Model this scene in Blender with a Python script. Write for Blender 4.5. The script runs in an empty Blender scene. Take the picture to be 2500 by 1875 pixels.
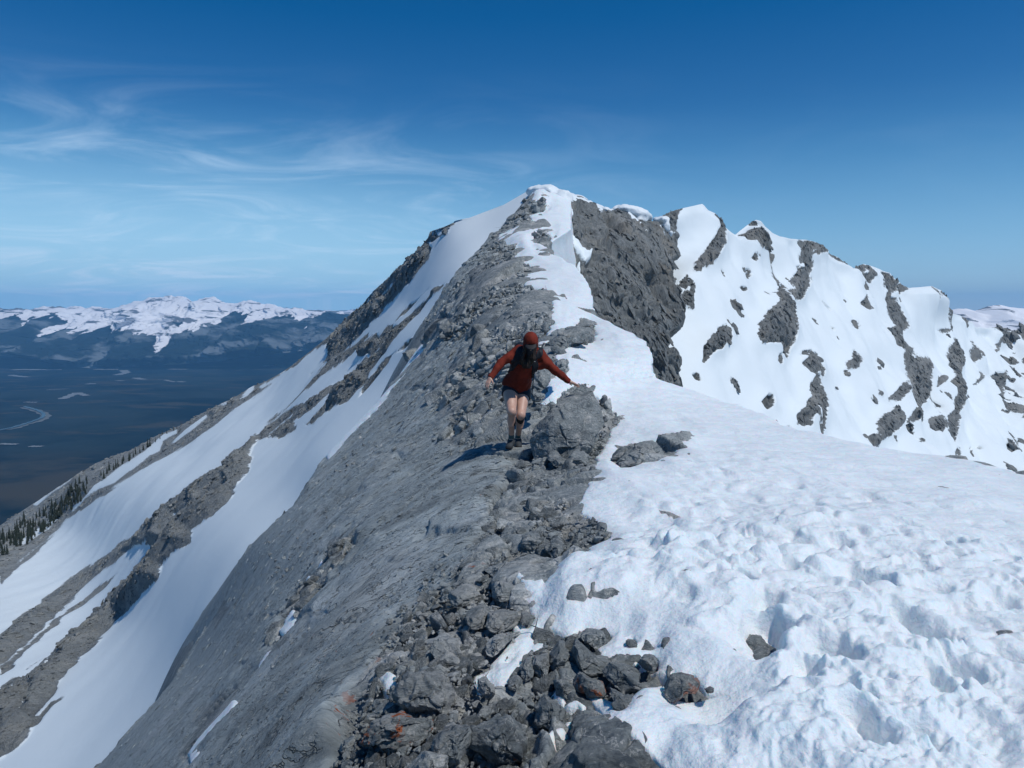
import bpy, math, random
import numpy as np
from mathutils import Vector

random.seed(7)
rng = np.random.default_rng(7)
SC = bpy.context.scene
COL = SC.collection
R = math.radians

# ------------------------------------------------------------------ camera
F = 1860.0                       # focal length in pixels of a 2500 px wide frame
TH = 0.090                       # camera looks down a little
cam = bpy.data.cameras.new('camera')
cam.sensor_width = 36.0
cam.lens = F / 2500.0 * 36.0
cam.clip_start = 0.05
cam.clip_end = 200000.0
camo = bpy.data.objects.new('camera', cam)
COL.objects.link(camo)
camo.location = (0, 0, 0)
camo.rotation_euler = (math.pi / 2 - TH, 0, 0)
SC.camera = camo

# ------------------------------------------------------------------ light
SUN_EL = R(59)
SUN_AZ = R(124)                   # from +Y (view direction) clockwise: sun stands to the right
sdir = Vector((math.sin(SUN_AZ) * math.cos(SUN_EL), math.cos(SUN_AZ) * math.cos(SUN_EL), math.sin(SUN_EL)))
sun = bpy.data.lights.new('sun', 'SUN')
sun.energy = 2.75
sun.angle = R(0.55)
sun.color = (1.0, 0.985, 0.94)
suno = bpy.data.objects.new('sun', sun)
COL.objects.link(suno)
suno.rotation_euler = sdir.to_track_quat('Z', 'Y').to_euler()

W = bpy.data.worlds.new('World')
SC.world = W
W.use_nodes = True
nt = W.node_tree
for n in list(nt.nodes):
    nt.nodes.remove(n)


def N(nt, kind, **kw):
    n = nt.nodes.new(kind)
    for k, v in kw.items():
        if k.startswith('i_'):
            key = k[2:]
            n.inputs[int(key) if key.isdigit() else key].default_value = v
        else:
            setattr(n, k, v)
    return n


def L(nt, a, b):
    nt.links.new(a, b)


def Mth(nt, op, a, b=None, c=None, clamp=False):
    n = nt.nodes.new('ShaderNodeMath')
    n.operation = op
    n.use_clamp = clamp
    for i, x in enumerate((a, b, c)):
        if x is None:
            continue
        if hasattr(x, 'links'):
            nt.links.new(x, n.inputs[i])
        else:
            n.inputs[i].default_value = x
    return n.outputs[0]


def Mixc(nt, fac, a, b, blend='MIX'):
    n = nt.nodes.new('ShaderNodeMix')
    n.data_type = 'RGBA'
    n.blend_type = blend
    n.clamp_factor = True
    for s, x in ((n.inputs[0], fac), (n.inputs[6], a), (n.inputs[7], b)):
        if hasattr(x, 'links'):
            nt.links.new(x, s)
        elif isinstance(x, (tuple, list)):
            s.default_value = (*x[:3], 1.0)
        else:
            s.default_value = x
    return n.outputs[2]


def Ramp(nt, fac, stops, interp='LINEAR'):
    n = nt.nodes.new('ShaderNodeValToRGB')
    cr = n.color_ramp
    cr.interpolation = interp
    while len(cr.elements) > 1:
        cr.elements.remove(cr.elements[-1])
    for i, (p, c) in enumerate(stops):
        e = cr.elements[0] if i == 0 else cr.elements.new(p)
        e.position = p
        e.color = (c, c, c, 1) if isinstance(c, (int, float)) else (*c, 1)
    nt.links.new(fac, n.inputs[0])
    return n.outputs[0]


def MapR(nt, v, a, b, c=0.0, d=1.0, kind='SMOOTHSTEP'):
    n = nt.nodes.new('ShaderNodeMapRange')
    n.interpolation_type = kind
    nt.links.new(v, n.inputs[0])
    n.inputs[1].default_value = a
    n.inputs[2].default_value = b
    n.inputs[3].default_value = c
    n.inputs[4].default_value = d
    return n.outputs[0]


sky = N(nt, 'ShaderNodeTexSky', sky_type='NISHITA', sun_disc=False)
sky.sun_elevation = SUN_EL
sky.sun_rotation = SUN_AZ
sky.altitude = 2500
sky.air_density = 1.0
sky.dust_density = 0.4
sky.ozone_density = 1.6
tc = N(nt, 'ShaderNodeTexCoord')
sep = N(nt, 'ShaderNodeSeparateXYZ')
L(nt, tc.outputs['Generated'], sep.inputs[0])
# high thin cirrus: noise on the plane of the cloud layer, stretched along the wind
zz = Mth(nt, 'MAXIMUM', sep.outputs[2], 0.02)
px = Mth(nt, 'DIVIDE', sep.outputs[0], Mth(nt, 'ADD', zz, 0.12))
py = Mth(nt, 'DIVIDE', sep.outputs[1], Mth(nt, 'ADD', zz, 0.12))
cb = N(nt, 'ShaderNodeCombineXYZ')
L(nt, px, cb.inputs[0]); L(nt, py, cb.inputs[1])
mp = N(nt, 'ShaderNodeMapping')
mp.inputs['Rotation'].default_value = (0, 0, R(18))
mp.inputs['Scale'].default_value = (0.85, 1.15, 1)
L(nt, cb.outputs[0], mp.inputs[0])
n1 = N(nt, 'ShaderNodeTexNoise', i_Scale=1.25, i_Detail=9.0, i_Roughness=0.62, i_Distortion=1.6)
L(nt, mp.outputs[0], n1.inputs['Vector'])
n2 = N(nt, 'ShaderNodeTexNoise', i_Scale=0.42, i_Detail=3.0, i_Roughness=0.5)
L(nt, cb.outputs[0], n2.inputs['Vector'])
wisps = MapR(nt, n1.outputs[0], 0.42, 0.76)
bank = MapR(nt, n2.outputs[0], 0.35, 0.62)
# the cirrus lies to the left of the ridge, the sky to the right is clear
left = MapR(nt, px, 0.9, -1.3, 0.05, 1.0)
low = MapR(nt, sep.outputs[2], 0.31, 0.13)
cf = Mth(nt, 'MULTIPLY', Mth(nt, 'MULTIPLY', wisps, Mth(nt, 'ADD', Mth(nt, 'MULTIPLY', bank, 0.7), 0.3)), Mth(nt, 'MULTIPLY', left, low))
cf = Mth(nt, 'ADD', Mth(nt, 'MULTIPLY', cf, 0.70), Mth(nt, 'MULTIPLY', Mth(nt, 'MULTIPLY', left, MapR(nt, sep.outputs[2], 0.22, 0.03)), 0.28))
hz = Mth(nt, 'MULTIPLY', MapR(nt, sep.outputs[2], 0.27, -0.02, 0.0, 0.95), Mth(nt, 'ADD', 0.5, Mth(nt, 'MULTIPLY', left, 0.5)))
hs = N(nt, 'ShaderNodeHueSaturation', i_Saturation=1.48, i_Value=0.80)
L(nt, sky.outputs[0], hs.inputs['Color'])
gr = Mixc(nt, 1.0, hs.outputs[0], Mixc(nt, MapR(nt, sep.outputs[2], 0.40, 0.18), (2.3, 0.84, 0.88), (1.3, 1.0, 0.96)), 'MULTIPLY')
c = Mixc(nt, hz, gr, (2.5, 6.0, 8.2))
c = Mixc(nt, cf, c, (6.5, 8.0, 9.6))
bg = N(nt, 'ShaderNodeBackground', i_Strength=0.112)
L(nt, c, bg.inputs[0])
wo = N(nt, 'ShaderNodeOutputWorld')
L(nt, bg.outputs[0], wo.inputs[0])

SC.view_settings.view_transform = 'Standard'
SC.view_settings.look = 'None'
SC.view_settings.gamma = 1.0
SC.view_settings.exposure = 0.12
SC.view_settings.use_curve_mapping = False
SC.cycles.use_denoising = True
SC.cycles.max_bounces = 8
SC.cycles.diffuse_bounces = 3
SC.cycles.volume_bounces = 1
SC.cycles.transparent_max_bounces = 8

# ------------------------------------------------------------------ numeric helpers
_g = np.random.default_rng(11)
_perm = np.concatenate([_g.permutation(256)] * 3).astype(np.int32)
_grad = _g.normal(size=(256, 3)).astype(np.float32)
_grad /= np.linalg.norm(_grad, axis=1, keepdims=True)
_jit = _g.random((256, 8)).astype(np.float32)


def perlin(P, lam, seed=0):
    """gradient noise about -1..1 at wavelength lam (scalar or 3-vector)"""
    shp = P.shape[:-1]
    Q = (P.reshape(-1, 3) / np.asarray(lam) + seed * 17.31).astype(np.float64)
    I = np.floor(Q)
    f = (Q - I).astype(np.float32)
    I = I.astype(np.int64) & 255
    w = f * f * f * (f * (f * 6 - 15) + 10)
    out = 0
    for dx in (0, 1):
        for dy in (0, 1):
            for dz in (0, 1):
                h = _perm[_perm[_perm[(I[:, 0] + dx) & 255] + ((I[:, 1] + dy) & 255)] + ((I[:, 2] + dz) & 255)]
                g = _grad[h]
                v = g[:, 0] * (f[:, 0] - dx) + g[:, 1] * (f[:, 1] - dy) + g[:, 2] * (f[:, 2] - dz)
                ww = (w[:, 0] if dx else 1 - w[:, 0]) * (w[:, 1] if dy else 1 - w[:, 1]) * (w[:, 2] if dz else 1 - w[:, 2])
                out = out + v * ww
    return (out * 1.6).reshape(shp)


def sm(x, a, b):
    t = np.clip((x - a) / (b - a), 0, 1)
    return t * t * (3 - 2 * t)


def fbm(P, lam, octs=4, gain=0.5, seed=0, sp=None, aniso=None, ridge=False):
    """fractal noise; octaves finer than the mesh spacing sp are faded out"""
    out = 0
    a = 1.0
    for k in range(octs):
        l = lam / 2 ** k
        n = perlin(P, l * (np.array(aniso) if aniso is not None else 1.0), seed + k * 3.7)
        if ridge:
            n = 1 - 2 * np.abs(n)
        if sp is not None:
            n = n * sm(l / sp, 1.5, 4.0)
        out = out + a * n
        a *= gain
    return out


def facets(P, lam, seed=0, aniso=(1, 1, 1), rot=None):
    """fractured blocks: every Voronoi cell gets its own offset and tilt. returns (value, edge distance)"""
    Q = P.reshape(-1, 3)
    if rot is not None:
        Q = Q @ rot.T
    Q = Q / (lam * np.array(aniso)) + seed * 5.13
    I = np.floor(Q).astype(np.int64)
    f = (Q - I).astype(np.float32)
    f1 = np.full(len(Q), 9.0, np.float32); f2 = f1.copy()
    val = np.zeros(len(Q), np.float32)
    for dx in (-1, 0, 1):
        for dy in (-1, 0, 1):
            for dz in (-1, 0, 1):
                h = _perm[_perm[_perm[(I[:, 0] + dx) & 255] + ((I[:, 1] + dy) & 255)] + ((I[:, 2] + dz) & 255)]
                j = _jit[h]
                ex = f[:, 0] - dx - 0.1 - j[:, 0] * 0.8
                ey = f[:, 1] - dy - 0.1 - j[:, 1] * 0.8
                ez = f[:, 2] - dz - 0.1 - j[:, 2] * 0.8
                d = ex * ex + ey * ey + ez * ez
                v = (j[:, 3] - 0.5) * 1.2 + (j[:, 4] - 0.5) * 1.8 * ex + (j[:, 5] - 0.5) * 1.8 * ey + (j[:, 6] - 0.5) * 1.8 * ez
                new = d < f1
                f2 = np.where(new, f1, np.minimum(f2, d))
                val = np.where(new, v, val)
                f1 = np.where(new, d, f1)
    return val.reshape(P.shape[:-1]), (np.sqrt(f2) - np.sqrt(f1)).reshape(P.shape[:-1])


def unproj(u, v, d):
    """point seen at pixel (u, v) of the 2500 px frame at ground distance d ahead"""
    u = np.asarray(u, float); v = np.asarray(v, float); d = np.asarray(d, float)
    a = (u - 1250) / F
    b = (937.5 - v) / F
    y = math.cos(TH) + b * math.sin(TH)
    z = -math.sin(TH) + b * math.cos(TH)
    return np.stack([a / y * d, d + 0 * a, z / y * d], -1)


def dz_(u, v, z):
    b = (937.5 - v) / F
    s = (-math.sin(TH) + b * math.cos(TH)) / (math.cos(TH) + b * math.sin(TH))
    return z / s


class Depth:
    """smooth surface through surveyed points (u, v, distance): thin plate spline of 1/distance"""
    def __init__(self, pts, reg=1e-4):
        p = np.array(pts, float)
        X = p[:, :2] / 500.0
        w = 1.0 / p[:, 2]
        n = len(p)
        r = np.linalg.norm(X[:, None] - X[None], axis=2)
        K = np.where(r > 0, r * r * np.log(np.maximum(r, 1e-9)), 0) + reg * np.eye(n)
        Pm = np.hstack([np.ones((n, 1)), X])
        A = np.block([[K, Pm], [Pm.T, np.zeros((3, 3))]])
        self.c = np.linalg.solve(A, np.concatenate([w, np.zeros(3)]))
        self.X = X
        self.lo, self.hi = w.min() * 0.9, w.max() * 1.15

    def __call__(self, u, v):
        u = np.asarray(u, float); v = np.asarray(v, float)
        q = np.stack([u, v], -1).reshape(-1, 2) / 500.0
        out = self.c[-3] + q @ self.c[-2:]
        for i in range(len(self.X)):
            r2 = ((q - self.X[i]) ** 2).sum(1)
            out += self.c[i] * 0.5 * r2 * np.log(np.maximum(r2, 1e-16))
        return (1.0 / np.clip(out, self.lo, self.hi)).reshape(u.shape)

    def at(self, u, v):
        return unproj(u, v, self(np.array(float(u)), np.array(float(v))))


class Mask:
    """signed distance (px, + inside) to a set of outlines, on a raster of step st"""
    def __init__(self, pos, neg=(), u0=-450, u1=2750, v0=400, v1=2150, st=4.0, cap=70):
        self.u0, self.v0, self.st = u0, v0, st
        nu = int((u1 - u0) / st) + 1; nv = int((v1 - v0) / st) + 1
        A = np.full((nv, nu), -float(cap), np.float32)
        us = u0 + np.arange(nu) * st; vs = v0 + np.arange(nv) * st
        for sgn, polys in ((1, pos), (-1, neg)):
            for p in polys:
                p = np.array(p, float)
                i0 = max(0, int((p[:, 0].min() - cap - u0) / st)); i1 = min(nu, int((p[:, 0].max() + cap - u0) / st) + 2)
                j0 = max(0, int((p[:, 1].min() - cap - v0) / st)); j1 = min(nv, int((p[:, 1].max() + cap - v0) / st) + 2)
                if i1 <= i0 or j1 <= j0:
                    continue
                U, V = np.meshgrid(us[i0:i1], vs[j0:j1])
                dmin = np.full(U.shape, 1e9)
                ins = np.zeros(U.shape, bool)
                for k in range(len(p)):
                    a = p[k]; b = p[(k + 1) % len(p)]
                    e = b - a
                    t = np.clip(((U - a[0]) * e[0] + (V - a[1]) * e[1]) / max(e @ e, 1e-9), 0, 1)
                    dmin = np.minimum(dmin, (U - a[0] - t * e[0]) ** 2 + (V - a[1] - t * e[1]) ** 2)
                    if a[1] != b[1]:
                        c = ((a[1] > V) != (b[1] > V)) & (U < (b[0] - a[0]) * (V - a[1]) / (b[1] - a[1]) + a[0])
                        ins ^= c
                s = np.where(ins, 1, -1) * np.minimum(np.sqrt(dmin), cap)
                if sgn > 0:
                    A[j0:j1, i0:i1] = np.maximum(A[j0:j1, i0:i1], s)
                else:
                    A[j0:j1, i0:i1] = np.minimum(A[j0:j1, i0:i1], -s)
        self.A = A

    def __call__(self, u, v):
        x = np.clip((u - self.u0) / self.st, 0, self.A.shape[1] - 1.001)
        y = np.clip((v - self.v0) / self.st, 0, self.A.shape[0] - 1.001)
        i = x.astype(int); j = y.astype(int)
        fx = x - i; fy = y - j
        A = self.A
        return (A[j, i] * (1 - fx) + A[j, i + 1] * fx) * (1 - fy) + (A[j + 1, i] * (1 - fx) + A[j + 1, i + 1] * fx) * fy


def grid_normals(P):
    du = np.gradient(P, axis=1); dv = np.gradient(P, axis=0)
    n = np.cross(du, dv)
    n /= np.maximum(np.linalg.norm(n, axis=2, keepdims=True), 1e-12)
    return n


def orient(n, P):
    s = np.sign(-(n * P).sum(2).mean())      # towards the viewer's side
    return n * (s if s != 0 else 1)


def mesh_np(name, V, Q, mats, attrs=None, smooth=True, mi=None):
    me = bpy.data.meshes.new(name)
    V = np.ascontiguousarray(V, np.float32).reshape(-1, 3)
    Q = np.ascontiguousarray(Q, np.int32)
    k = Q.shape[1]
    me.vertices.add(len(V)); me.vertices.foreach_set('co', V.ravel())
    me.loops.add(Q.size); me.loops.foreach_set('vertex_index', Q.ravel())
    me.polygons.add(len(Q))
    me.polygons.foreach_set('loop_start', np.arange(0, Q.size, k, dtype=np.int32))
    me.polygons.foreach_set('use_smooth', np.full(len(Q), smooth))
    if mi is not None:
        me.polygons.foreach_set('material_index', np.ascontiguousarray(mi, np.int32))
    me.update(calc_edges=True)
    for m in (mats if isinstance(mats, (list, tuple)) else [mats]):
        me.materials.append(m)
    for an, av in (attrs or {}).items():
        a = me.attributes.new(an, 'FLOAT', 'POINT')
        a.data.foreach_set('value', np.ascontiguousarray(av, np.float32).ravel())
    return me


def grid_mesh(name, P, mats, attrs=None, keep=None, flip=False):
    r, c = P.shape[:2]
    idx = np.arange(r * c).reshape(r, c)
    Q = np.stack([idx[:-1, :-1], idx[:-1, 1:], idx[1:, 1:], idx[1:, :-1]], -1)
    if flip:
        Q = Q[..., ::-1]
    if keep is not None:
        kk = keep[:-1, :-1] | keep[1:, 1:] | keep[:-1, 1:] | keep[1:, :-1]
        Q = Q[kk]
    Q = Q.reshape(-1, 4)
    V = P.reshape(-1, 3)
    at = {k: v.ravel() for k, v in (attrs or {}).items()}
    if keep is not None:
        used = np.unique(Q)
        remap = np.full(r * c, -1); remap[used] = np.arange(len(used))
        Q = remap[Q]; V = V[used]
        at = {k: v[used] for k, v in at.items()}
    return mesh_np(name, V, Q, mats, at)


def link(name, me, parent=None, **props):
    o = bpy.data.objects.new(name, me)
    COL.objects.link(o)
    if parent is not None:
        o.parent = parent
    for k, v in props.items():
        o[k] = v
    return o


def surface_nets(sdf, lo, hi, h):
    """mesh the zero set of sdf (function of (N,3) points) on a grid of step h"""
    lo = np.array(lo, float); hi = np.array(hi, float)
    B = 5
    nb = np.ceil(((hi - lo) / h + 1) / B).astype(int)
    n = nb * B
    # coarse pass: only blocks near the surface are sampled finely
    cx = [lo[i] + h * (np.arange(nb[i]) * B + (B - 1) / 2) for i in range(3)]
    Gc = np.stack(np.meshgrid(*cx, indexing='ij'), -1)
    Sc = sdf(Gc.reshape(-1, 3)).reshape(nb)
    near_ = np.abs(Sc) < B * h * 0.87 * 1.7 + 0.012
    S = np.repeat(np.repeat(np.repeat(np.where(near_, 1.0, Sc), B, 0), B, 1), B, 2)
    F_ = np.repeat(np.repeat(np.repeat(near_, B, 0), B, 1), B, 2)
    ii = np.stack(np.nonzero(F_), -1)
    if len(ii) == 0:
        return np.zeros((0, 3)), np.zeros((0, 4), int)
    S[F_] = sdf(lo + h * ii)
    ins = S < 0
    nx, ny, nz = n - 1
    acc = np.zeros((nx, ny, nz, 3)); cnt = np.zeros((nx, ny, nz))
    offs = [(i, j, k) for i in (0, 1) for j in (0, 1) for k in (0, 1)]
    for a in offs:
        for ax_ in range(3):
            if a[ax_] == 1:
                continue
            b = list(a); b[ax_] = 1; b = tuple(b)
            sa = S[a[0]:a[0] + nx, a[1]:a[1] + ny, a[2]:a[2] + nz]
            sb = S[b[0]:b[0] + nx, b[1]:b[1] + ny, b[2]:b[2] + nz]
            cr = (sa < 0) != (sb < 0)
            t = np.where(cr, sa / np.where(cr, sa - sb, 1), 0)
            for q in range(3):
                acc[..., q] += np.where(cr, a[q] + (t if q == ax_ else 0), 0)
            cnt += cr
    act = cnt > 0
    vid = np.full((nx, ny, nz), -1); vid[act] = np.arange(act.sum())
    I = np.stack(np.nonzero(act), -1)
    V = lo + h * (I + acc[act] / cnt[act][:, None])
    Qs = []
    for ax_ in range(3):
        o1, o2 = [(1, 2), (2, 0), (0, 1)][ax_]
        sl = [slice(1, -1)] * 3
        sl[ax_] = slice(0, -1)
        a = ins[tuple(sl)]
        sl2 = list(sl); sl2[ax_] = slice(1, None)
        b = ins[tuple(sl2)]
        for flip, cr in ((False, a & ~b), (True, ~a & b)):
            J = np.stack(np.nonzero(cr), -1)
            if not len(J):
                continue
            base = J.copy()
            for q in range(3):
                if q != ax_:
                    base[:, q] += 1
            def vv(s1, s2):
                c = base.copy(); c[:, o1] -= s1; c[:, o2] -= s2
                return vid[c[:, 0], c[:, 1], c[:, 2]]
            q4 = np.stack([vv(1, 1), vv(0, 1), vv(0, 0), vv(1, 0)], -1)
            Qs.append(q4[:, ::-1] if flip else q4)
    if not Qs:
        return np.zeros((0, 3)), np.zeros((0, 4), int)
    Q = np.concatenate(Qs)
    Q = Q[(Q >= 0).all(1)]
    return V, Q

# ------------------------------------------------------------------ materials
def new_mat(name):
    m = bpy.data.materials.new(name)
    m.use_nodes = True
    nt = m.node_tree
    for n in list(nt.nodes):
        nt.nodes.remove(n)
    o = nt.nodes.new('ShaderNodeOutputMaterial')
    b = nt.nodes.new('ShaderNodeBsdfPrincipled')
    nt.links.new(b.outputs[0], o.inputs[0])
    return m, nt, b


SNOW_A = (0.76, 0.83, 0.86)


def rock_colour(nt, s, dark, mid, light, stretch=None, contrast=1.0, joints=0.35):
    """grey limestone: mottling, pale weathered patches, streaks along the dip. s = size of the main mottle in metres"""
    tc = N(nt, 'ShaderNodeTexCoord')
    co = tc.outputs['Object']
    if stretch is not None:
        mp = N(nt, 'ShaderNodeMapping')
        mp.inputs['Rotation'].default_value = stretch[0]
        mp.inputs['Scale'].default_value = stretch[1]
        L(nt, co, mp.inputs[0]); cs = mp.outputs[0]
    else:
        cs = co
    a = N(nt, 'ShaderNodeTexNoise', i_Scale=1.0 / s, i_Detail=12.0, i_Roughness=0.70, i_Distortion=0.5)
    L(nt, cs, a.inputs['Vector'])
    b = N(nt, 'ShaderNodeTexNoise', i_Scale=0.23 / s, i_Detail=6.0, i_Roughness=0.65)
    L(nt, co, b.inputs['Vector'])
    c = N(nt, 'ShaderNodeTexNoise', i_Scale=7.0 / s, i_Detail=8.0, i_Roughness=0.75)
    L(nt, cs, c.inputs['Vector'])
    col = Ramp(nt, a.outputs[0], [(0.33, dark), (0.47, mid), (0.56, mid), (0.70, light)])
    col = Mixc(nt, Mth(nt, 'MULTIPLY', MapR(nt, b.outputs[0], 0.50, 0.66), 0.55 * contrast), col, light)
    col = Mixc(nt, Mth(nt, 'MULTIPLY', MapR(nt, b.outputs[0], 0.44, 0.32), 0.45 * contrast), col, dark)
    col = Mixc(nt, Mth(nt, 'MULTIPLY', MapR(nt, c.outputs[0], 0.48, 0.36), 0.75 * contrast), col, dark)
    col = Mixc(nt, Mth(nt, 'MULTIPLY', MapR(nt, c.outputs[0], 0.55, 0.66), 0.65 * contrast), col, light)
    # calcite veins and open joints
    w = N(nt, 'ShaderNodeTexNoise', i_Scale=1.3 / s, i_Detail=5.0, i_Roughness=0.6)
    L(nt, co, w.inputs['Vector'])
    vein = MapR(nt, Mth(nt, 'ABSOLUTE', Mth(nt, 'SUBTRACT', w.outputs[0], 0.5)), 0.012, 0.0)
    col = Mixc(nt, Mth(nt, 'MULTIPLY', vein, 0.5 * contrast), col, light)
    w2 = N(nt, 'ShaderNodeTexNoise', i_Scale=2.1 / s, i_Detail=6.0, i_Roughness=0.62, i_Distortion=0.8)
    L(nt, cs, w2.inputs['Vector'])
    joint = MapR(nt, Mth(nt, 'ABSOLUTE', Mth(nt, 'SUBTRACT', w2.outputs[0], 0.48)), 0.014, 0.0)
    col = Mixc(nt, Mth(nt, 'MULTIPLY', joint, joints * contrast), col, tuple(x * 0.45 for x in dark))
    return col, co, cs, a.outputs[0], c.outputs[0]


def add_bump(nt, b, h, dist, strength=1.0, prev=None):
    n = N(nt, 'ShaderNodeBump', i_Strength=strength, i_Distance=dist)
    L(nt, h, n.inputs['Height'])
    if prev is not None:
        L(nt, prev, n.inputs['Normal'])
    if b is not None:
        L(nt, n.outputs[0], b.inputs['Normal'])
    return n.outputs[0]


def rock_mat(name, s, dark, mid, light, bump=0.03, lichen=0.0, block_cols=None, stretch=None, contrast=1.0, ochre=0.0):
    m, nt, b = new_mat(name)
    col, co, cs, na, ncn = rock_colour(nt, s, dark, mid, light, stretch, contrast, joints=0.15 if block_cols else 0.35)
    lines = None
    if block_cols is not None:
        ml = N(nt, 'ShaderNodeMapping'); ml.inputs['Rotation'].default_value = (R(4), R(-45), 0); ml.inputs['Scale'].default_value = (0.10, 1.0, 1.0)
        L(nt, co, ml.inputs[0])
        for sc_, wd in ((2.6, 0.010), (6.0, 0.016), (13.0, 0.022)):
            ln = N(nt, 'ShaderNodeTexNoise', i_Scale=sc_, i_Detail=3.0, i_Roughness=0.55, i_Distortion=0.25)
            L(nt, ml.outputs[0], ln.inputs['Vector'])
            l_ = MapR(nt, Mth(nt, 'ABSOLUTE', Mth(nt, 'SUBTRACT', ln.outputs[0], 0.47)), wd, 0.0)
            gap = N(nt, 'ShaderNodeTexNoise', i_Scale=sc_ * 0.35, i_Detail=3.0)
            L(nt, co, gap.inputs['Vector'])
            l_ = Mth(nt, 'MULTIPLY', l_, MapR(nt, gap.outputs[0], 0.45, 0.60))
            lines = l_ if lines is None else Mth(nt, 'MAXIMUM', lines, l_)
        col = Mixc(nt, Mth(nt, 'MULTIPLY', lines, 0.55), col, tuple(x * 0.35 for x in dark))
    if block_cols is not None:            # crest rock differs from the smooth slab: attribute 'block'
        col2, *_ = rock_colour(nt, s * 0.55, *block_cols)
        at = N(nt, 'ShaderNodeAttribute', attribute_name='block')
        nz = N(nt, 'ShaderNodeTexNoise', i_Scale=3.0, i_Detail=6.0, i_Roughness=0.6)
        L(nt, co, nz.inputs['Vector'])
        f = Mth(nt, 'ADD', at.outputs['Fac'], Mth(nt, 'MULTIPLY', Mth(nt, 'SUBTRACT', nz.outputs[0], 0.5), 1.2))
        col = Mixc(nt, MapR(nt, f, 0.35, 0.65), col, col2)
        # the colour of each block differs a little
        ac = N(nt, 'ShaderNodeAttribute', attribute_name='tone')
        hs = N(nt, 'ShaderNodeHueSaturation')
        L(nt, Mth(nt, 'ADD', 1.0, Mth(nt, 'MULTIPLY', ac.outputs['Fac'], 0.55)), hs.inputs['Value'])
        L(nt, col, hs.inputs['Color'])
        col = hs.outputs[0]
    if ochre > 0:
        o1 = N(nt, 'ShaderNodeTexNoise', i_Scale=0.5 / s, i_Detail=5.0, i_Roughness=0.6)
        mp = N(nt, 'ShaderNodeMapping'); mp.inputs['Scale'].default_value = (1, 1, 0.35); mp.inputs['Location'].default_value = (3, 9, 2)
        L(nt, co, mp.inputs[0]); L(nt, mp.outputs[0], o1.inputs['Vector'])
        col = Mixc(nt, Mth(nt, 'MULTIPLY', MapR(nt, o1.outputs[0], 0.55, 0.72), ochre), col, (0.30, 0.25, 0.18))
    if lichen > 0:
        l1 = N(nt, 'ShaderNodeTexNoise', i_Scale=9.0, i_Detail=8.0, i_Roughness=0.65, i_Distortion=0.6)
        L(nt, co, l1.inputs['Vector'])
        l2 = N(nt, 'ShaderNodeTexNoise', i_Scale=1.1, i_Detail=3.0)
        L(nt, co, l2.inputs['Vector'])
        la = N(nt, 'ShaderNodeAttribute', attribute_name='lichen')
        lf = Mth(nt, 'MULTIPLY', MapR(nt, Mth(nt, 'ADD', l1.outputs[0], Mth(nt, 'MULTIPLY', la.outputs['Fac'], 0.14)), 0.655, 0.69), MapR(nt, l2.outputs[0], 0.40, 0.55))
        col = Mixc(nt, Mth(nt, 'MULTIPLY', lf, lichen), col, (0.36, 0.085, 0.015))
    L(nt, col, b.inputs['Base Color'])
    b.inputs['Roughness'].default_value = 0.82
    b.inputs['Specular IOR Level'].default_value = 0.35
    v = N(nt, 'ShaderNodeTexVoronoi', feature='DISTANCE_TO_EDGE', i_Scale=1.6 / s, i_Randomness=1.0)
    wv = N(nt, 'ShaderNodeVectorMath', operation='ADD')
    nn = N(nt, 'ShaderNodeTexNoise', i_Scale=2.0 / s, i_Detail=4.0)
    L(nt, co, nn.inputs['Vector'])
    vs = N(nt, 'ShaderNodeVectorMath', operation='SCALE'); vs.inputs['Scale'].default_value = s * 0.5
    L(nt, nn.outputs['Color'], vs.inputs[0])
    L(nt, cs, wv.inputs[0]); L(nt, vs.outputs[0], wv.inputs[1]); L(nt, wv.outputs[0], v.inputs['Vector'])
    ck = MapR(nt, v.outputs['Distance'], 0.0, 0.05)
    if block_cols is not None:
        ck = Mth(nt, 'MULTIPLY', ck, at.outputs['Fac'])
    h = Mth(nt, 'ADD', Mth(nt, 'ADD', na, Mth(nt, 'MULTIPLY', ncn, 0.30)), Mth(nt, 'MULTIPLY', ck, 0.15))
    if lines is not None:
        h = Mth(nt, 'SUBTRACT', h, Mth(nt, 'MULTIPLY', Mth(nt, 'MULTIPLY', lines, 0.35), Mth(nt, 'SUBTRACT', 1.0, at.outputs['Fac'])))
    add_bump(nt, b, h, bump)
    return m


def snow_mat(name, bump_s=0.06, bump=0.008, sss=0.0):
    m, nt, b = new_mat(name)
    tc = N(nt, 'ShaderNodeTexCoord')
    a = N(nt, 'ShaderNodeTexNoise', i_Scale=1.0 / bump_s, i_Detail=7.0, i_Roughness=0.6)
    L(nt, tc.outputs['Object'], a.inputs['Vector'])
    c = N(nt, 'ShaderNodeTexNoise', i_Scale=0.18 / bump_s, i_Detail=5.0, i_Roughness=0.6)
    L(nt, tc.outputs['Object'], c.inputs['Vector'])
    col = Mixc(nt, MapR(nt, c.outputs[0], 0.35, 0.65), (0.72, 0.795, 0.835), (0.79, 0.84, 0.865))
    L(nt, col, b.inputs['Base Color'])
    b.inputs['Roughness'].default_value = 0.55
    b.inputs['Specular IOR Level'].default_value = 0.3
    if sss > 0:
        b.inputs['Subsurface Weight'].default_value = sss
        b.inputs['Subsurface Radius'].default_value = (0.15, 0.75, 1.0)
        b.inputs['Subsurface Scale'].default_value = 0.035
    pn_ = add_bump(nt, None, c.outputs[0], bump * 5.5)
    add_bump(nt, b, a.outputs[0], bump, prev=pn_)
    return m


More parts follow.
